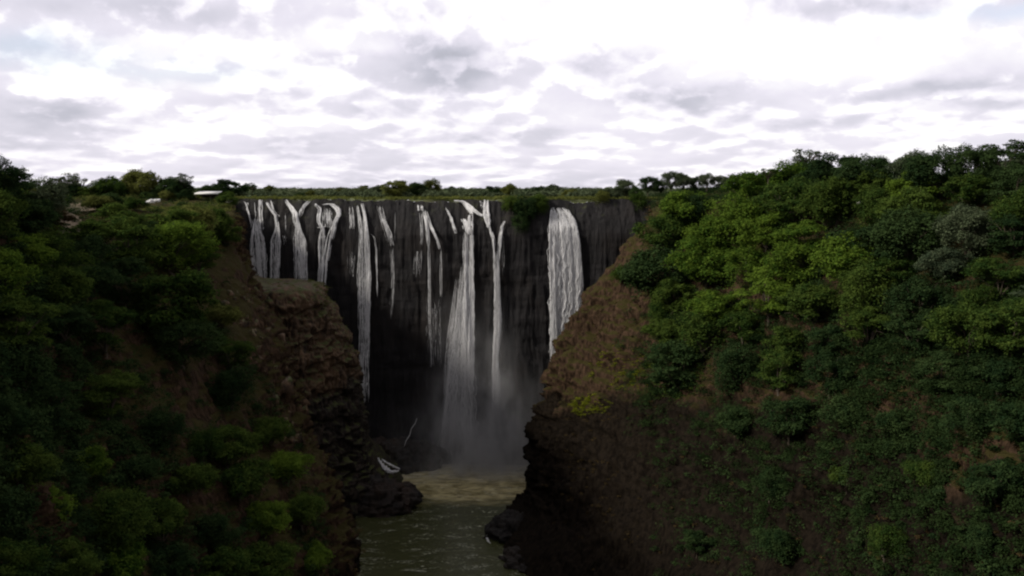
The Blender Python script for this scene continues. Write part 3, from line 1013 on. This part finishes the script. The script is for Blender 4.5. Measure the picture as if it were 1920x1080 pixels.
# ---- left hill
LEFT_ROWS = [
    ('corner', [(-20, 352, 108), (35, 356, 80), (70, 382, 76)], ['dark', 'dark', 'grey']),
    ('corner low', [(-15, 405, 110), (50, 420, 100), (105, 408, 60)], ['mid', 'dark', 'brown']),
    ('upper', [(165, 436, 70), (215, 430, 84), (262, 434, 80), (312, 430, 84), (358, 426, 84), (402, 424, 76), (430, 440, 52)], ['mid', 'mid', 'dark', 'mid', 'olive']),
    ('shoulder', [(20, 470, 120), (95, 480, 110), (165, 480, 100), (240, 470, 120), (318, 462, 110), (380, 470, 90)], ['bright', 'mid', 'dark', 'mid']),
    ('middle', [(-5, 530, 130), (75, 545, 120), (160, 540, 110), (235, 535, 110)], ['bright', 'mid', 'dark', 'dark']),
    ('waist', [(20, 615, 130), (110, 605, 110), (205, 610, 95)], ['mid', 'dark', 'mid']),
    ('lower', [(40, 700, 130), (95, 770, 110), (210, 740, 90), (440, 660, 90), (430, 735, 100), (-10, 790, 120)], ['dark', 'dark', 'mid', 'mid']),
    ('foot', [(500, 810, 80), (430, 830, 90), (300, 800, 90), (540, 880, 86), (455, 900, 96), (350, 905, 90), (250, 890, 100), (150, 870, 100), (40, 880, 120)], ['mid', 'mid', 'dark', 'bright']),
    ('bottom', [(565, 960, 80), (490, 975, 100), (400, 985, 100), (300, 980, 110), (200, 975, 110), (90, 965, 120), (-5, 960, 120)], ['mid', 'bright', 'dark', 'mid']),
    ('floor', [(575, 1045, 80), (500, 1060, 100), (410, 1070, 110), (310, 1065, 110), (210, 1070, 120), (100, 1065, 120), (0, 1060, 130)], ['bright', 'mid', 'mid', 'dark']),
]
for zone, pts, tones in LEFT_ROWS:
    for i, (x, y, w) in enumerate(pts):
        form = random.choice(['rounded', 'spreading', 'layered', 'layered', 'drooping'])
        if zone in ('foot', 'bottom', 'floor'):
            form = random.choice(['bushy', 'bushy', 'spreading', 'drooping'])
        tree(x + jit(-8, 8), y + jit(-6, 6), w * jit(1.0, 1.35), tones[i % len(tones)], form, 'L_' + zone, LEFT, group='trees on the left hill')
tree(322, 575, 180, 'mid', 'spreading', 'named', LEFT, label='widest dome shaped tree in the middle of the left hill', group='trees on the left hill')
tree(345, 640, 120, 'dark', 'rounded', 'named', LEFT, label='dark rounded tree tucked under the widest dome shaped tree', group='trees on the left hill')
tree(382, 835, 84, 'mid', 'drooping', 'named', LEFT, label='green drooping creeper draped tree low on the left hill', group='trees on the left hill')
tree(415, 590, 80, 'olive', 'bushy', 'named', LEFT, label='olive bush between the widest dome shaped tree and the brown spur', group='trees on the left hill')
# plateau trees left of the falls
for px, py, w, Y, tone, form, lab in [
    (258, 337, 64, 384, 'dark', 'rounded', 'dark dome shaped tree rising highest above the plateau rapids'),
    (205, 362, 66, 366, 'mid', 'bushy', 'mid green rounded tree left of the dark dome shaped tree'),
    (268, 366, 84, 376, 'olive', 'bushy', 'pale olive bush in front of the dark dome shaped tree'),
    (316, 352, 66, 374, 'dark', 'bushy', 'dark tree just right of the dome shaped tree above the plateau rapids'),
    (345, 352, 56, 370, 'grey', 'sparse', 'ragged open tree beside the pale roofed shelter'),
    (338, 372, 57, 368, 'dark', 'bushy', 'dark bush filling the gap left of the pale roofed shelter'),
    (108, 358, 52, 362, 'grey', 'sparse', 'bare twiggy tree nearest the tall left corner trees'),
    (130, 356, 57, 368, 'grey', 'sparse', 'bare twiggy tree standing between two others on the left horizon'),
    (152, 360, 46, 366, 'grey', 'sparse', 'bare twiggy tree nearest the mid green rounded plateau tree'),
    (430, 352, 59, 420, 'dark', 'spreading', 'low dark tree behind the pale roofed shelter'),
    (392, 358, 44, 410, 'dark', 'bushy', 'small dark bush right behind the shelter roof'),
    (473, 352, 31, 430, 'dark', 'sparse', 'small ragged tree above the thin slanting stream'),
    (740, 358, 59, 400, 'olive', 'spreading', 'brownish spreading bush above the dotted trickle'),
    (783, 355, 39, 410, 'dark', 'rounded', 'dark rounded bush above the three thread waterfall'),
]:
    z = plateau_z((px - CX) / F * Y, Y)
    tree(px, py, w, tone, form, 'named', base=((px - CX) / F * Y, Y, z), label=lab, group='trees on the plateau')


for i, x in enumerate(np.linspace(78, 425, 17)):
    x += jit(-8, 8)
    if 352 < x < 424:
        continue
    Y = jit(362, 376)
    X = (x - CX) / F * Y
    tree(x, 366, jit(34, 56), random.choice(['mid', 'olive', 'dark', 'mid']), random.choice(['bushy', 'rounded', 'bushy', 'spreading']), 'belt', base=(X, Y, plateau_z(X, Y) - .3), group='trees on the plateau', tall=jit(.7, .95))
for i, x in enumerate([52, 84, 112, 186, 210, 232, 254, 330, 346, 426]):
    c_, n_, d_ = LEFT.at(x, 393)
    tree(x, 372, jit(46, 66) * (.7 if x > 325 else 1), random.choice(['mid', 'dark', 'mid', 'olive']), random.choice(['bushy', 'rounded']), 'rim', base=c_ - np.array([0, 0, .4]), group='trees on the left hill', tall=jit(.7, .9))
for i, x in enumerate(np.linspace(405, 1140, 30)):
    x += jit(-10, 10)
    Y = jit(430, 620)
    X = (x - CX) / F * Y
    tree(x, 353, jit(16, 40), random.choice(['grey', 'dark', 'grey', 'olive']), random.choice(['rounded', 'spreading', 'spreading', 'bushy']), 'horizon', base=(X, Y, plateau_z(X, Y)), group='trees along the horizon', tall=jit(.7, 1.1))


# shrubs hanging on the falls cliff
def wall_shrub(px, py, w, tone, label, form='drooping'):
    X, Z = (px - CX) / F * 360, H - (py - HY) / F * 360
    Y = float(wall_y(X, Z)) - .4
    s = w / F * Y / 10.0
    r = tree(px, py, w, tone, form, 'named', base=(X, Y, Z - 3.5 * s), label=label, group='shrubs clinging to the falls cliff', name='hanging_shrub')
    r['category'] = 'shrub'


wall_shrub(985, 392, 66, 'dark', 'largest dark shrub hanging over the cliff left of the broad curtain')
wall_shrub(1012, 384, 50, 'mid', 'green shrub on the lip just left of the broad curtain')
wall_shrub(975, 418, 46, 'dark', 'dark shrub hanging lowest on the cliff left of the broad curtain')
wall_shrub(955, 386, 44, 'mid', 'green shrub on the lip above the right arm of the Y waterfall')
wall_shrub(1128, 372, 40, 'olive', 'olive shrub on the bare cliff top right of the broad curtain')
wall_shrub(1198, 376, 44, 'mid', 'green shrub at the right end of the bare cliff top')

# ------------------------------------------------------------------ undergrowth, scrub, woodland (nobody could count them)
def clumps(centres, norms, rads, leaves, leaf, seed, flat=.6):
    rg = np.random.default_rng(seed)
    n = len(centres)
    k = leaves
    d = rg.normal(0, 1, (n, k, 3))
    d /= np.linalg.norm(d, axis=-1, keepdims=True)
    d[..., 2] = np.abs(d[..., 2]) * .9 + d[..., 2] * .1
    rr = rads[:, None] * rg.uniform(.3, 1.0, (n, k)) ** .5 * (1 + .3 * fbm(d * 2 + centres[:, None] * .9, 2))
    C = centres[:, None] + d * rr[..., None] * np.array([1, 1, flat]) + norms[:, None] * (rads[:, None, None] * .2)
    nv = d * .6 + np.array([0, 0, .7]) + rg.normal(0, .45, (n, k, 3))
    V, Q = leaf_quads(C.reshape(-1, 3), nv.reshape(-1, 3), leaf, rg)
    t = np.clip(np.repeat(rg.normal(.5, .25, n), k) + rg.normal(0, .12, n * k), 0, 1)
    return V, Q, t


def undergrowth(name, label, patch, tone, n, dens, rmin, rmax, leaves, leaf, seed):
    rg = np.random.default_rng(seed)
    ok = (patch.px > -150) & (patch.px < 2080) & (patch.py > 250) & (patch.py < 1180)
    idx = np.argwhere(ok)
    g = patch.G[ok]
    pr = dens(patch.px[ok], patch.py[ok], g) * (patch.G[ok][:, 1] / 200.0) ** -1.0
    pr = np.maximum(pr, 0)
    # even cover of the picture: weight by the quad's apparent size
    du = np.abs(np.gradient(np.where(ok, patch.px, 0), axis=1)[ok]).clip(0, 20) * np.abs(np.gradient(np.where(ok, patch.py, 0), axis=0)[ok]).clip(0, 20)
    pr = pr * du
    pick = rg.choice(len(idx), n, p=pr / pr.sum())
    C = g[pick] + rg.normal(0, .5, (n, 3)) * np.array([1, 1, .2])
    Nn = patch.N[ok][pick]
    rad = rg.uniform(rmin, rmax, n) * (C[:, 1] / 180.0) ** .7
    V, Q, t = clumps(C, Nn, rad, leaves, leaf, seed)
    me = mesh_np(name, V, Q)
    add_tint(me, t)
    o = obj(name, me, LEAF[tone])
    tag(o, label, 'undergrowth', None, 'stuff')
    return o


def dens_right(px, py, g, lowd=.5):
    e = np.interp(py, [300, 400, 470, 560, 640, 700, 800, 900, 1100], [1230, 1215, 1180, 1165, 1150, 1150, 1170, 1190, 1200])
    d = np.clip((px - e) / 60, 0, 1) * np.where(py < 600, 1.0, np.interp(py, [600, 720, 1100], [1.1, 1.5 * lowd, .5 * lowd]))
    return d * np.clip(.7 + 1.3 * fbm(g * .06, 3), .35, 1.5)


def dens_left(px, py, g):
    e = np.interp(py, [380, 480, 560, 650, 740, 830, 900, 1000, 1100], [440, 440, 440, 475, 515, 560, 590, 612, 622])
    d = np.clip((e - px) / 40, 0, 1)
    d = d * np.where((py > 640) & (py < 820) & (px < 420), .8, 1.0)
    return d * np.clip(.6 + 1.6 * fbm(g * .07 + 4, 3), .05, 1.5)


def dens_dry_right(px, py, g):
    e = np.interp(py, [400, 470, 560, 660, 760, 830, 920, 1000], [1200, 1165, 1095, 1040, 1022, 1000, 995, 1010])
    return np.clip(1 - np.abs(px - e - 110) / 110, 0, 1) * np.where(py < 700, 1, .25) + .12 * (px > e + 60)


def dens_dry_left(px, py, g):
    e = np.interp(py, [380, 480, 560, 650, 740, 830, 900, 1000, 1100], [430, 450, 470, 520, 545, 570, 600, 640, 650])
    return np.clip(1 - np.abs(e - px - 60) / 90, 0, 1) + .18


undergrowth('undergrowth', 'dark green undergrowth covering the right hill between its trees', RIGHT, 'dark', 3400, lambda a, b, g: dens_right(a, b, g, .25), .8, 2.6, 80, .34, 31)
undergrowth('undergrowth', 'undergrowth coloured near black as painted shade in the hollows of the right hill', RIGHT, 'painted_shade', 6400, dens_right, 1.0, 3.0, 90, .32, 32)
undergrowth('dry_scrub', 'dry brown scrub on the rocky rim of the right cliff', RIGHT, 'brown', 1500, dens_dry_right, .3, 1.0, 40, .30, 33)
undergrowth('undergrowth', 'dark green undergrowth covering the left hill between its trees', LEFT, 'dark', 5200, dens_left, .8, 2.6, 80, .29, 34)
undergrowth('undergrowth', 'undergrowth coloured near black as painted shade in the hollows of the left hill', LEFT, 'painted_shade', 4600, dens_left, .7, 2.1, 70, .29, 35)
undergrowth('dry_scrub', 'dry brown scrub along the rocky edge of the left hill', LEFT, 'brown', 1100, dens_dry_left, .3, .9, 40, .28, 36)
undergrowth('undergrowth', 'leafy undergrowth along the lower edge of the right wood', RIGHT, 'painted_shade', 1600,
            lambda px, py, g: np.clip((px - 1190) / 60, 0, 1) * np.clip((py - 540) / 40, 0, 1) * np.clip((780 - py) / 90, 0, 1) * np.clip(.7 + 1.4 * fbm(g * .09 + 5, 3), .3, 1.5), .8, 2.6, 80, .32, 42)
undergrowth('scrub', 'olive scrub between the trees on top of the left hill', LEFT, 'olive', 900,
            lambda px, py, g: np.clip((px - 40) / 40, 0, 1) * np.clip((432 - px) / 15, 0, 1) * np.clip((404 - py) / 6, 0, 1) * np.clip(.6 + 2 * fbm(g * .12 + 2, 3), 0, 1.5)
            * (((px - 150) / 60) ** 2 + ((py - 391) / 12) ** 2 > 1) * (((px - 292) / 40) ** 2 + ((py - 384) / 9) ** 2 > 1), .8, 2.2, 70, .36, 40)
undergrowth('scrub', 'dark scrub between the trees on top of the left hill', LEFT, 'mid', 500,
            lambda px, py, g: np.clip((432 - px) / 15, 0, 1) * np.clip((402 - py) / 6, 0, 1) * np.clip(.4 + 2 * fbm(g * .12 + 8, 3), 0, 1.5)
            * (((px - 150) / 60) ** 2 + ((py - 391) / 12) ** 2 > 1) * (((px - 292) / 40) ** 2 + ((py - 384) / 9) ** 2 > 1), .8, 2.4, 70, .36, 41)
undergrowth('moss', 'bright yellow green moss bank on the right cliff above the river', RIGHT, 'moss', 900,
            lambda px, py, g: np.clip(1 - ((px - 1108) / 42) ** 2 - ((py - 762) / 24) ** 2, 0, 1) + .4 * np.clip(1 - ((px - 1190) / 90) ** 2 - ((py - 690) / 50) ** 2, 0, 1), .25, .65, 60, .17, 37)
undergrowth('grass', 'green grass patch low on the right slope', RIGHT, 'mid', 500,
            lambda px, py, g: np.clip(1 - ((px - 1270) / 70) ** 2 - ((py - 700) / 60) ** 2, 0, 1), .3, .9, 50, .28, 38)
undergrowth('grass', 'sparse grass on top of the basalt spur', SPUR, 'olive', 260,
            lambda px, py, g: np.clip(1 - np.abs(py - 545) / 40, 0, 1) + np.clip(1 - np.abs(px - np.interp(py, [540, 660], [590, 650])) / 30, 0, 1) * (py < 670), .2, .6, 30, .26, 39)

# plateau scrub and distant woodland
rg = np.random.default_rng(50)
n = 6400
X = rg.uniform(-280, 100, n)
Yd = rg.uniform(0, 1, n) ** 1.6 * 90 + 1.2
E = wall_y(X, np.full(n, LIPZ))
Cn = np.stack([X, E + Yd, np.full(n, LIPZ + .2)], -1)
keep = fbm(Cn * .05, 3) + rg.uniform(-.4, .4, n) > -.1
Cn = Cn[keep]
V, Q, t = clumps(Cn, np.tile([0, 0, 1.0], (len(Cn), 1)), rg.uniform(.6, 2.2, len(Cn)), 44, .5, 51)
me = mesh_np('scrub', V, Q)
add_tint(me, t)
tag(obj('scrub', me, LEAF['olive']), 'olive scrub along the plateau above the falls', 'scrub', None, 'stuff')
n = 3000
Yd = 400 + rg.uniform(0, 1, n) ** 1.8 * 2400
X = rg.uniform(-.66, .45, n) * Yd
Cn = np.stack([X, Yd, np.full(n, LIPZ + .2)], -1)
keep = fbm(Cn * np.array([.008, .008, 0]) + 3, 3) + rg.uniform(-.5, .5, n) > -.15
Cn = Cn[keep]
V, Q, t = clumps(Cn, np.tile([0, 0, 1.0], (len(Cn), 1)), rg.uniform(1.8, 4.6, len(Cn)) * (Cn[:, 1] / 600) ** .3, 120, 1.1, 52, 1.05)
me = mesh_np('woodland', V, Q)
add_tint(me, t)
tag(obj('woodland', me, LEAF['grey']), 'distant grey green woodland along the horizon', 'woodland', None, 'stuff')


# ------------------------------------------------------------------ broken rock on the left hill edge
rg = np.random.default_rng(60)
parts = []
for k in range(110):
    py = rg.uniform(540, 830)
    px = np.interp(py, [540, 650, 740, 830], [455, 505, 535, 560]) + rg.normal(0, 26)
    c, nn, dd = LEFT.at(px, py)
    if dd > 12:
        continue
    s = rg.uniform(.4, 1.15)
    c = c - nn * s * .55
    V, Q = box_vq(-1, 1, -1, 1, -1, 1)
    V = np.array(V) * np.array([rg.uniform(.5, 1.1), rg.uniform(.5, 1.0), rg.uniform(.6, 1.6)]) * s + rg.normal(0, .36 * s, (8, 3))
    a = Matrix.Rotation(rg.uniform(0, 6.3), 3, 'Z') @ Matrix.Rotation(rg.normal(0, .5), 3, 'X')
    V = V @ np.array(a).T + c
    parts.append((V, Q))
V, Q = join_vq(parts)
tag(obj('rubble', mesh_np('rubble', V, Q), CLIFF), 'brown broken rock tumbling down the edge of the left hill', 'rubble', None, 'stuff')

# ------------------------------------------------------------------ shelter on the plateau
Y = 366.0
zr = plateau_z((390 - CX) / F * Y, Y) - .2
sh = empty('shelter', ((391 - CX) / F * Y, Y, zr))
tag(sh, 'open sided shelter with a pale flat roof at the cliff top', 'shelter')
mt, N, out = material('roof_sheet')
g = N.new('ShaderNodeNewGeometry')
principled(N, out, N.mix(N.noise(g.outputs['Position'], .8), (.55, .53, .50), (.80, .79, .77)), .6)
ROOF = mt
mt, N, out = material('dark_timber')
g = N.new('ShaderNodeNewGeometry')
principled(N, out, N.mix(N.noise(N.scale_vec(g.outputs['Position'], (4, 4, .5)), 1.5), (.020, .016, .013), (.060, .048, .038)), .9)
TIMBER = mt
V, Q = join_vq([box_vq(-4.8, 4.8, -2.6, 2.6, 3.05, 3.25), box_vq(-4.9, 4.9, -2.75, -2.6, 2.75, 3.3)])
V[:, 2] += np.where(V[:, 1] > 0, .75, 0)
obj('roof', mesh_np('roof', V, Q), ROOF, sh)
for x in (-4.3, -1.5, 1.5, 4.3):
    for y in (-2.2, 2.2):
        V, Q = box_vq(x - .1, x + .1, y - .1, y + .1, -1.5, 3.04 if y < 0 else 3.6)
        obj('post', mesh_np('post', V, Q), TIMBER, sh)
V, Q = box_vq(-4.18, 4.18, 2.31, 2.42, -1.2, 3.0)
obj('back_wall', mesh_np('back_wall', V, Q), TIMBER, sh)
V, Q = join_vq([box_vq(-4.18, -1.62, -2.24, -2.16, .85, .95), box_vq(-1.38, 1.38, -2.24, -2.16, .85, .95), box_vq(1.62, 4.18, -2.24, -2.16, .85, .95)])
obj('railing', mesh_np('railing', V, Q), TIMBER, sh)

# ------------------------------------------------------------------ tree labels: row on its hill, then order outward from the gorge
ORD = ['first', 'second', 'third', 'fourth', 'fifth', 'sixth', 'seventh', 'eighth', 'ninth', 'tenth', 'eleventh', 'twelfth', 'thirteenth', 'fourteenth', 'fifteenth', 'sixteenth', 'seventeenth', 'eighteenth', 'nineteenth', 'twentieth'] + ['twenty ' + w for w in ['first', 'second', 'third', 'fourth', 'fifth', 'sixth', 'seventh', 'eighth', 'ninth']] + ['thirtieth']
TONE = {'bright': 'bright green', 'mid': 'mid green', 'dark': 'dark green', 'olive': 'olive green', 'grey': 'grey green', 'brown': 'dry brown'}
ROWS = {
    'R_skyline': 'on the right skyline', 'R_brow': 'just below the right skyline', 'R_upper': 'level with the right cliff top',
    'R_shoulder': 'just under the right cliff top', 'R_middle': 'midway down the right hill', 'R_waist': 'level with the lone round bush',
    'R_lower': 'along the right wood lower edge', 'R_foot': 'where the right wood thins out', 'R_shade': 'on the dark lower right slope',
    'R_bottom': 'near the bottom right slope', 'R_floor': 'along the lowest right slope', 'ridge': 'on the far ridge line', 'horizon': 'on the horizon above the falls', 'belt': 'in the bush belt on the left plateau', 'rim': 'along the left hill rim',
    'L_corner': 'in the tall left corner clump', 'L_corner low': 'under the tall left corner clump', 'L_upper': 'along the top of the left hill',
    'L_shoulder': 'in the second row of the left hill', 'L_middle': 'beside the widest dome tree', 'L_waist': 'left below the widest dome tree',
    'L_lower': 'on the dark bare left slope', 'L_foot': 'atop the lower left thicket', 'L_bottom': 'amid the lower left thicket', 'L_floor': 'at the bottom of the left thicket',
}
for zone, where in ROWS.items():
    T = [t for t in TREES if t[5] == zone]
    T.sort(key=lambda t: t[1] if not zone.startswith('L_') else -t[1])
    for i, t in enumerate(T):
        t[0]['label'] = f"{TONE[t[3]]} {t[4]} tree {where}, {ORD[i]} from the {'left' if zone in ('ridge', 'horizon', 'belt', 'rim') else 'gorge'}"

# ------------------------------------------------------------------ mist over the plunge pool
x0, x1, y0, y1, z0, z1 = -66, 18, 322, 358.5, .05, 74
V, Q = box_vq(x0, x1, y0, y1, z0, z1)
mt, N, out = material('spray_mist')
g = N.new('ShaderNodeNewGeometry')
pos = g.outputs['Position']
sep = N.new('ShaderNodeSeparateXYZ')
N.l.new(pos, sep.inputs[0])
X_, Y_, Z_ = sep.outputs


def gz(v, c, w):
    q = N.m('DIVIDE', N.m('SUBTRACT', v, c), w)
    return N.m('EXPONENT', N.m('MULTIPLY', N.m('MULTIPLY', q, q), -1.0))


col1 = N.m('MULTIPLY', gz(X_, -21, 7.5), N.m('MULTIPLY', gz(Z_, 0, 38), gz(Y_, 351, 5)))
col2 = N.m('MULTIPLY', gz(X_, -6, 6), N.m('MULTIPLY', gz(Z_, 4, 30), gz(Y_, 351, 6)))
low = N.m('MULTIPLY', gz(X_, -6, 22), N.m('MULTIPLY', gz(Z_, 0, 20), gz(Y_, 344, 11)))
dn = N.m('ADD', N.m('MULTIPLY', col1, .55), N.m('ADD', N.m('MULTIPLY', col2, .55), N.m('MULTIPLY', low, .42)))
edge_f = N.m('MULTIPLY', N.m('MULTIPLY', N.rng(X_, x0, x0 + 12), N.rng(X_, x1, x1 - 10)), N.m('MULTIPLY', N.rng(Z_, z1, z1 - 14), N.rng(Y_, y0, y0 + 5)))
wisp = N.rng(N.noise(N.scale_vec(pos, (.14, .14, .07)), 1.0, 5, .62), .36, .66, .12, 1.7)
dn = N.m('MULTIPLY', N.m('MULTIPLY', dn, edge_f), N.m('MULTIPLY', wisp, .25))
pv = N.new('ShaderNodeVolumePrincipled')
pv.inputs['Color'].default_value = (.93, .92, .93, 1)
N.put(pv.inputs['Density'], dn)
pv.inputs['Anisotropy'].default_value = .2
N.l.new(pv.outputs[0], out.inputs['Volume'])
mist = obj('mist', mesh_np('mist', V, Q), mt)
tag(mist, 'grey spray mist drifting over the plunge pool', 'mist', None, 'stuff')

# ------------------------------------------------------------------ sky, sun, camera
SUN_EL, SUN_AZ = R(35), R(-110)          # high on the left and a little behind, through thin cloud
world = bpy.data.worlds.new('World')
scene.world = world
world.use_nodes = True
world.cycles.sampling_method = 'MANUAL'
world.cycles.sample_map_resolution = 256
world.node_tree.nodes.clear()
N = NT(world.node_tree)
out = N.new('ShaderNodeOutputWorld')
tc = N.new('ShaderNodeTexCoord')
D = tc.outputs['Generated']
sep = N.new('ShaderNodeSeparateXYZ')
N.l.new(D, sep.inputs[0])
dx, dy, dz = sep.outputs
az = N.m('ARCTAN2', dx, dy)
el = N.m('ARCSINE', dz)
elp = N.m('MAXIMUM', el, 0.0)
lw = N.m('LOGARITHM', N.m('ADD', elp, .055), math.e)
cv = N.new('ShaderNodeCombineXYZ')
N.l.new(az, cv.inputs[0])
N.l.new(N.m('MULTIPLY', lw, .30), cv.inputs[1])
cvo = N.vm('ADD', cv.outputs[0], (0.004, -.016, 0.0))


def billow(vec):
    a = N.noise(vec, 8.5, 2, .5, .0)
    b = N.noise(vec, 24.0, 5, .50, .1)
    return N.m('ADD', N.m('MULTIPLY', a, .55), N.m('MULTIPLY', b, .45))


nA, nB = billow(cv.outputs[0]), billow(cvo)
big = N.noise(cv.outputs[0], 3.0, 3, .5)
near = N.m('EXPONENT', N.m('MULTIPLY', elp, -30.0))
cover = N.rng(nA, N.m('SUBTRACT', .455, N.m('MULTIPLY', near, .03)), N.m('ADD', .525, N.m('MULTIPLY', near, .04)))
relief = N.m('MULTIPLY', N.m('SUBTRACT', nA, nB), N.m('ADD', N.m('MULTIPLY', cover, 1.5), .4))
s = N.m('ADD', N.m('ADD', N.m('MULTIPLY', cover, .17), .765), relief)
s = N.m('ADD', s, N.rng(big, .35, .65, -.06, .08))
wob = N.m('MULTIPLY', N.m('SUBTRACT', N.noise(cv.outputs[0], 9, 4, .55), .5), .18)
wob2 = N.m('MULTIPLY', N.m('SUBTRACT', N.noise(N.vm('ADD', cv.outputs[0], (3.3, 1.7, 0)), 14, 4, .55), .5), .045)
azw, elw = N.m('ADD', az, wob), N.m('ADD', el, wob2)


def patch_sky(px, py, wx, wy, amt, sharp=0):
    a = math.atan((px - CX) / F)
    e = math.atan((HY - py) / F * math.cos(a))
    qa = N.m('DIVIDE', N.m('SUBTRACT', azw, a), wx / F)
    qe = N.m('DIVIDE', N.m('SUBTRACT', elw, e), wy / F)
    r2 = N.m('ADD', N.m('MULTIPLY', qa, qa), N.m('MULTIPLY', qe, qe))
    if sharp:                      # cumulus with a defined edge
        return N.m('MULTIPLY', N.rng(r2, 1.5, .35), amt)
    return N.m('MULTIPLY', N.m('EXPONENT', N.m('MULTIPLY', r2, -1.0)), amt)


for args in [(850, 122, 105, 40, -0.440), (770, 70, 90, 30, -0.194), (1140, 122, 85, 36, -0.299), (1275, 186, 115, 20, -0.352), (1640, 8, 160, 30, -0.396), (1745, 168, 140, 16, -0.317),
             (70, 205, 95, 26, -0.370), (130, 258, 150, 26, -0.176), (1010, 252, 80, 16, -0.229), (250, 12, 230, 30, -0.229), (1560, 228, 160, 14, -0.176), (980, 270, 120, 10, -0.123),
             (1890, 195, 60, 14, -0.176), (700, 205, 60, 14, -0.158), (560, 280, 60, 12, -0.158), (60, 90, 130, 30, -0.088),
             (1180, 40, 330, 60, .30), (1480, 120, 300, 70, .22)]:
    s = N.m('ADD', s, patch_sky(*args))
for args in [(105, 150, 95, 26, .28, 1), (350, 92, 150, 22, .14, 1), (620, 160, 60, 26, .16, 1), (520, 235, 130, 22, .14, 1), (640, 70, 90, 30, .14, 1), (430, 160, 90, 18, .12, 1), (1700, 205, 120, 12, .1, 1)]:
    s = N.m('ADD', s, patch_sky(*args))
# low sky thickens to an even pinkish grey
s = N.m('SUBTRACT', s, N.m('MULTIPLY', N.m('EXPONENT', N.m('MULTIPLY', elp, -26.0)), .14))
ramp = N.new('ShaderNodeValToRGB')
cr_ = ramp.color_ramp
cr_.elements[0].position, cr_.elements[0].color = 0.0, (.27, .28, .31, 1)
cr_.elements[1].position, cr_.elements[1].color = 1.0, (1.04, 1.02, 1.02, 1)
e_ = cr_.elements.new(.40)
e_.color = (.52, .515, .59, 1)
e_ = cr_.elements.new(.75)
e_.color = (.80, .765, .855, 1)
N.l.new(N.m('MULTIPLY', s, 1.0, clamp=True), ramp.inputs[0])
sky = N.new('ShaderNodeTexSky', sky_type='NISHITA', sun_disc=False)
sky.sun_elevation = SUN_EL
sky.sun_rotation = SUN_AZ
# clouds brightest ahead, dimmed overhead and behind to set light on the slopes
fw = Vector((math.sin(-.25), math.cos(-.25), .12)).normalized()
dt = N.vm('DOT_PRODUCT', D, tuple(fw))
thick = N.rng(dt, -.2, .82, .38, .82)  # cloud brightness by direction, set for the light on the slopes
cl = N.vm('SCALE', ramp.outputs[0])
N.l.new(thick, cl.node.inputs['Scale'])
bgc = N.new('ShaderNodeBackground')
N.l.new(cl, bgc.inputs['Color'])
bgs = N.new('ShaderNodeBackground')
N.l.new(sky.outputs[0], bgs.inputs['Color'])
bgs.inputs['Strength'].default_value = .13
gap = N.m('ADD', patch_sky(40, 85, 120, 26, .75), N.m('ADD', patch_sky(300, 130, 200, 20, .45), patch_sky(1880, 15, 120, 16, .6)), clamp=True)
gap = N.m('ADD', N.m('MULTIPLY', gap, .45), .03)
mx = N.new('ShaderNodeMixShader')
N.l.new(gap, mx.inputs[0])
N.l.new(bgc.outputs[0], mx.inputs[1])
N.l.new(bgs.outputs[0], mx.inputs[2])
N.l.new(mx.outputs[0], out.inputs['Surface'])

sd = bpy.data.lights.new('sun', 'SUN')
sd.energy = 2.9
sd.angle = R(8)
sd.color = (1.0, .95, .86)
so = bpy.data.objects.new('sun', sd)
COL.objects.link(so)
to_sun = Vector((math.sin(SUN_AZ) * math.cos(SUN_EL), math.cos(SUN_AZ) * math.cos(SUN_EL), math.sin(SUN_EL)))
so.rotation_euler = to_sun.to_track_quat('Z', 'Y').to_euler()
so.location = to_sun * 500

cd = bpy.data.cameras.new('camera')
cam = bpy.data.objects.new('camera', cd)
COL.objects.link(cam)
cam.location = (0, 0, H)
cam.rotation_euler = (R(90), 0, 0)
cd.sensor_width = 36
cd.lens = 36 * F / 1920
cd.shift_y = (HY - 540) / 1920
cd.clip_end = 20000
cd.clip_start = .5
scene.camera = cam

scene.view_settings.view_transform = 'Standard'
scene.view_settings.look = 'None'
scene.view_settings.gamma = 1
scene.view_settings.exposure = .4
scene.render.engine = 'CYCLES'
cy = scene.cycles
cy.use_denoising = True
cy.max_bounces = 6
cy.diffuse_bounces = 3
cy.transmission_bounces = 3
cy.transparent_max_bounces = 8
cy.volume_bounces = 1
cy.filter_width = 2.2
